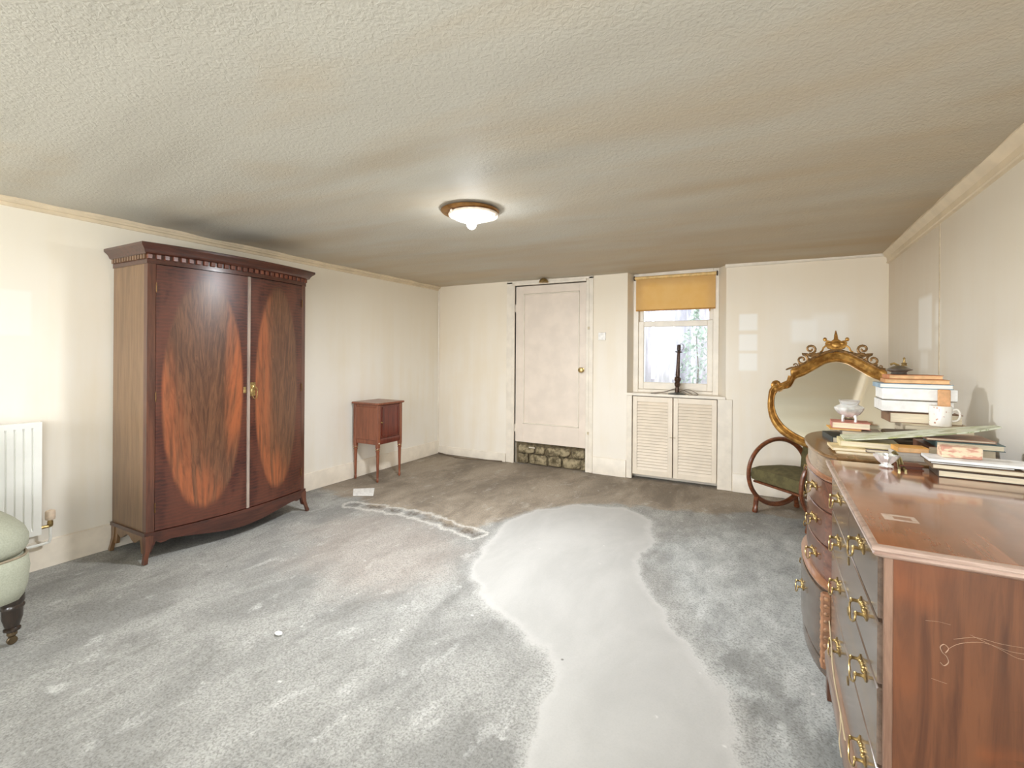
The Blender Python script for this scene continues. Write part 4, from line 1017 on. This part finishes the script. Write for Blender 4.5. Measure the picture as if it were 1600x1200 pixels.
def boxthing(name, label, cat, c, x0, x1, y0, y1, z0, z1, rz=0, lidh=.4, group=None, c2=None):
    cx, cy = (x0 + x1) / 2, (y0 + y1) / 2; hx, hy = (x1 - x0) / 2, (y1 - y0) / 2; h = z1 - z0
    o = thing(name, label, cat, (cx, cy, z0), rz, group=group)
    emit('tray', M().box(-hx + .002, hx - .002, -hy + .002, hy - .002, 0, h * .95, .001), plain('card_%d_%d_%d' % (c2 or c), c2 or c, .5, var=.05), o, local=True)
    emit('lid', M().box(-hx, hx, -hy, hy, h * (1 - lidh), h, .0015), plain('card_%d_%d_%d' % c, c, .5, var=.05), o, local=True)
    return o
# tall pile on the bow-fronted chest, bottom to top
book('book', 'thick cream-paged book at the very bottom of the tall pile', (186, 170, 146), .560, .815, 2.80, 3.05, .900, .941, .02)
book('book', 'cream book under the mug in the tall pile', (206, 192, 166), .556, .800, 2.81, 3.05, .941, .984, -.03)
book('book', 'tan book hidden under the white boxes', (142, 104, 74), .51, .78, 2.905, 3.08, .984, 1.032, .03)
boxthing('flat_box', 'lower of two white flat boxes in the tall pile', 'box', (250, 249, 246), .482, .748, 2.905, 3.10, 1.034, 1.089, 0, .93, 'white boxes in the tall pile', (110, 92, 78))
boxthing('flat_box', 'upper of two white flat boxes in the tall pile', 'box', (250, 250, 247), .486, .764, 2.91, 3.10, 1.091, 1.148, -.015, .93, 'white boxes in the tall pile', (150, 140, 128))
book('folder', 'white folder with a blue edge on the upper white box', (150, 176, 194), .474, .752, 2.92, 3.09, 1.149, 1.171, .01, PAGEW, 'books and papers on the chests', 'folder')
book('paper_packet', 'crumpled orange-tan packet on the blue-edged folder', (214, 158, 104), .50, .745, 2.93, 3.07, 1.172, 1.192, -.04, plain('tan_paper', (238, 196, 146), .7), cat='packet')
book('paper_packet', 'folded tan envelope on top of the tall pile', (196, 128, 84), .51, .72, 2.94, 3.06, 1.193, 1.213, .05, plain('tan_paper', (238, 196, 146), .7), cat='envelope')
cd = thing('candle_dish', 'small pewter dish with brass fitting on top of the tall pile', 'candle holder', (.565, 3.0, 1.213))
emit('dish', M().lathe([(.030, 0), (.034, .004), (.030, .010), (.036, .018), (.052, .022), (.054, .027), (.044, .030), (.026, .040), (.012, .045)], (.565, 3.0, 1.213), 20), plain('pewter', (136, 130, 122), .3, .7), cd)
emit('fitting', M().lathe([(.014, .043), (.010, .050), (.013, .056), (.006, .060), (.004, .075), (.006, .080), (.001, .086)], (.585, 3.0, 1.213), 10).tube([(.565, 3.0, 1.256), (.545, 3.0, 1.268), (.53, 3.0, 1.262)], .006, 6), m_brass, cd)
mug = thing('mug', 'white mug with tan floral print standing on the cream book', 'mug', (.690, 2.862, .985))
mt = NT('floral_mug'); vz = mt.voro(mt.coord(), 55); nz = mt.noise(mt.coord(), 60, 3)
mt.base(mt.mix(mt.math('MULTIPLY', mt.step(vz, .12, .3, 1, 0), mt.step(nz, .45, .55)), lin((248, 243, 234)), lin((196, 142, 116)))); mt.set(.15, 0, .4)
emit('cup', M().lathe([(.0, 0), (.038, 0), (.040, .004), (.040, .020), (.041, .088), (.040, .092), (.037, .090), (.037, .008), (0, .007)], (.690, 2.862, .985), 24), mt.m, mug)
emit('handle', M().tube(crom([(.729, 2.862, 1.058), (.748, 2.858, 1.062), (.757, 2.856, 1.04), (.750, 2.857, 1.015), (.729, 2.862, 1.008)], 5), .0045, 8), mt.m, mug)
tgt = thing('wooden_brush_head', 'tan wooden block brush standing in the floral mug', 'brush', (.702, 2.868, .994), 0)
emit('block', M().box(.682, .726, 2.858, 2.876, 1.06, 1.152, .004), plain('pale_wood_block', (224, 172, 124), .5, var=.12, scale=30), tgt)
emit('handle_stick', M().tube([(.702, 2.867, .994), (.703, 2.867, 1.066)], .006, 8), plain('pale_wood_block', (224, 172, 124), .5), tgt)
# middle stack below the long magazine
book('book', 'thick brown book under the teal one beside the tall pile', (128, 88, 68), .545, .745, 2.42, 2.62, .900, .951, .03)
book('book', 'teal grey hardback near the right wall', (78, 104, 106), .570, .765, 2.40, 2.60, .952, .975, -.02)
book('book', 'pinkish buff booklet lying on the teal hardback', (186, 148, 126), .54, .745, 2.42, 2.58, .976, .985, .03)
# left stack
book('book', 'black and teal book at the bottom of the stack under the glass bowl', (52, 58, 54), .245, .395, 2.66, 2.86, .900, .927, .12)
book('book', 'grey worn book in the middle of the stack under the glass bowl', (158, 146, 132), .300, .450, 2.68, 2.83, .928, .955, -.05)
book('envelope', 'ochre envelope poking left from under the pink book', (226, 180, 98), .250, .372, 2.69, 2.83, .9555, .961, .03, plain('tan_paper', (238, 196, 146), .7), cat='envelope', th=.001)
book('book', 'small pink book directly under the glass bowl', (198, 128, 112), .262, .412, 2.71, 2.83, .9615, .991, -.03)
dk = thing('spectacle_case', 'dark brown open case lying right of the stack under the glass bowl', 'case', (.535, 2.74, .900), .30)
emit('case_base', M().box(-.075, .075, -.03, .03, 0, .026, .006), plain('dark_leather', (64, 52, 40), .45), dk, local=True)
emit('case_lid', M().box(-.075, .075, -.03, .03, -.006, .014, .005, T=Matrix.Translation((0, .012, .046)) @ Matrix.Rotation(.45, 4, 'X')), plain('dark_leather_2', (104, 88, 68), .4), dk, local=True)
# front papers on the bow chest
book('paper_stack', 'thin cream papers at the front edge of the rounded top', (224, 204, 166), .245, .402, 2.37, 2.50, .900, .910, -.02, cat='papers', th=.001)
book('booklet', 'slim cream booklet jutting left over the front papers', (228, 206, 160), .228, .345, 2.38, 2.52, .911, .922, .05, cat='booklet', th=.001)
book('magazine', 'purplish grey magazine over the front papers', (134, 122, 128), .345, .455, 2.40, 2.54, .911, .922, .03, cat='magazine', th=.0015)
book('book', 'cream book carrying the left end of the long green magazine', (222, 208, 160), .262, .462, 2.42, 2.55, .923, .947, -.02)
# long pale green magazine, draped
lm = NT('green_magazine_cover'); nn = lm.noise(lm.coord((3, 8, 1)), 4, 4, .6)
cc = lm.mix(lm.step(nn, .38, .5), lin((176, 184, 128)), lin((214, 218, 196))); cc = lm.mix(lm.step(nn, .56, .62, 0, .7), cc, lin((120, 128, 64)))
lm.base(cc); lm.set(.35)
b = M(); rings = []
for i in range(17):
    u_ = i / 16; x = .275 + .50 * u_; z = .950 + .062 * u_ + .020 * u_ ** 2; y0_ = 2.40 + .03 * u_; y1_ = 2.55 + .02 * u_ - .10 * max(0, u_ - .8) * 2.2
    if u_ > .8: y0_ += .22 * (u_ - .8)
    rings.append([(x, y0_, z), (x, y1_, z), (x, y1_, z + .005), (x, y0_, z + .005)])
b.loft(rings)
tag(emit('long_magazine', b, lm.m), 'long pale green magazine sloping across the book stacks', 'magazine', 'books and papers on the chests', loc=(.5, 2.5, .97))
boxthing('small_box', 'small grey-white carton between the two chests stacks', 'box', (204, 198, 190), .425, .535, 2.33, 2.41, .900, .934, .15, .4)
book('paper_packet', 'orange paper packet on the small grey carton', (228, 170, 92), .43, .53, 2.32, 2.40, .935, .953, .1, plain('tan_paper', (238, 196, 146), .7), cat='packet', th=.001)
book('wallet', 'flat dark red-brown wallet behind the near book stack', (118, 66, 44), .405, .475, 2.15, 2.21, .9006, .916, .1, cat='wallet', pages=plain('wallet_lining', (90, 52, 38), .6))
# near stack on the near chest
book('book', 'dark-covered cream-paged book at the bottom of the near stack', (72, 60, 50), .500, .735, 2.075, 2.205, .9006, .9235, -.05)
book('book', 'second cream-paged book in the near stack', (122, 100, 76), .488, .712, 2.085, 2.215, .924, .941, -.06)
book('booklet', 'thin dark booklet in the near stack', (98, 84, 66), .480, .690, 2.090, 2.215, .9415, .947, .0, PAGEW, cat='booklet', th=.001)
book('paper_stack', 'long white papers reaching right over the near stack', (244, 244, 246), .478, .832, 2.09, 2.20, .9475, .957, -.03, PAGEW, cat='papers', th=.001)
pb = NT('patterned_card'); nv = pb.noise(pb.coord((2, 2, 6)), 14, 3); pb.base(pb.mix(pb.step(nv, .42, .6), lin((238, 214, 184)), lin((206, 150, 130)))); pb.set(.45)
pk = thing('patterned_box', 'small pink and cream patterned box on the long white papers', 'box', (.572, 2.165, .9575), .03)
emit('carton', M().box(-.052, .052, -.026, .026, 0, .038, .002), pb.m, pk, local=True)
emit('flap', M().box(.048, .0535, -.024, .024, .002, .036, .001), plain('cream_card', (238, 226, 204), .5), pk, local=True)
book('envelope', 'pale grey envelope by the wall on the near chest', (206, 204, 200), .66, .83, 2.05, 2.19, .9006, .9035, .1, PAGEW, cat='envelope', th=.0008) if False else None

# footed glass bowl on the pink book
gb = NT('cut_glass'); gb.base((1, 1, 1, 1)); gb.set(.04); gb.b.inputs['Transmission Weight'].default_value = .75; gb.b.inputs['IOR'].default_value = 1.5
m_silver = plain('bright_silver', (246, 246, 244), .22, .45, var=.1, scale=40)
bo = thing('sugar_bowl', 'bright silver and glass footed bowl on the small pink book', 'bowl', (.334, 2.765, .991))
bc = (.334, 2.765, .991)
emit('bowl', M().lathe([(.0, .022), (.022, .022), (.042, .036), (.056, .056), (.058, .066), (.048, .074), (.036, .080), (.034, .076), (.044, .068), (.052, .060), (.038, .040), (.018, .027), (0, .026)], bc, 28, rad=lambda a: .05 * math.cos(10 * a)), m_silver, bo)
emit('rim', M().lathe([(.036, .080), (.040, .096), (.044, .100), (.041, .101), (.034, .084)], bc, 24), gb.m, bo)
for a in (.6, 2.2, 3.8, 5.4):
    emit('foot', M().tube([(bc[0] + .030 * math.cos(a), bc[1] + .030 * math.sin(a), bc[2] + .032), (bc[0] + .036 * math.cos(a), bc[1] + .036 * math.sin(a), bc[2] + .012), (bc[0] + .034 * math.cos(a), bc[1] + .034 * math.sin(a), bc[2] + .001)], [.008, .005, .006], 8), m_silver, bo)
# faceted glass dish on the near chest, tongs beside it
gd = thing('glass_salt_dish', 'small star-cut glass dish near the far edge of the near chest', 'dish', (.372, 2.16, .9006))
emit('dish_body', M().lathe([(.014, 0), (.020, .004), (.012, .012), (.022, .022), (.032, .038), (.034, .046), (.028, .046), (.018, .026), (0, .020)], (.372, 2.16, .9006), 16, rad=lambda a: .16 * math.cos(8 * a)), m_silver, gd, sharp=20)
tg = tag(emit('sugar_tongs', M().tube([(.400, 2.11, .9035), (.408, 2.15, .9045), (.412, 2.19, .930), (.398, 2.185, .955)], [.004, .005, .005, .008], 8).tube([(.418, 2.11, .9035), (.420, 2.15, .9045), (.418, 2.19, .930), (.398, 2.185, .955)], [.004, .005, .005, .008], 8), plain('dull_silver_gilt', (168, 156, 112), .3, .8, var=.2)), 'pair of dull metal tongs beside the star-cut glass dish', 'tongs', loc=(.41, 2.15, .905))

# ------------------------------------------------------------------ FLOOR ODDS
b = M().prism([(-3.50, 3.285), (-3.33, 3.12), (-3.17, 3.21), (-3.345, 3.405)], .0006, .0016)
tag(emit('paper_sheet', b, plain('white_paper', (236, 234, 230), .7)), 'white sheet of paper on the floor in front of the bedside cabinet', 'paper', loc=(-3.34, 3.26, .001))
b = M().tube(crom([(XL + .03, YB - .03, .01), (-3.70, 4.985, .006), (-3.55, 4.93, .006), (-3.35, 4.90, .006), (-3.05, 4.96, .006), (-2.84, 5.0, .006)], 6), .006, 6)
tag(emit('floor_cable', b, plain('brown_cable', (112, 96, 78), .6)), 'thin brown cable lying along the far left corner', 'cable', loc=(-3.4, 4.95, .0))
b = M().sphere((-1.985, 1.42, .006), .022, .014, .006, 8, 5)
tag(emit('plaster_chip', b, plain('plaster_white', (240, 240, 234), .8)), 'white chip of plaster on the floor in the foreground', 'debris', loc=(-1.985, 1.42, 0))
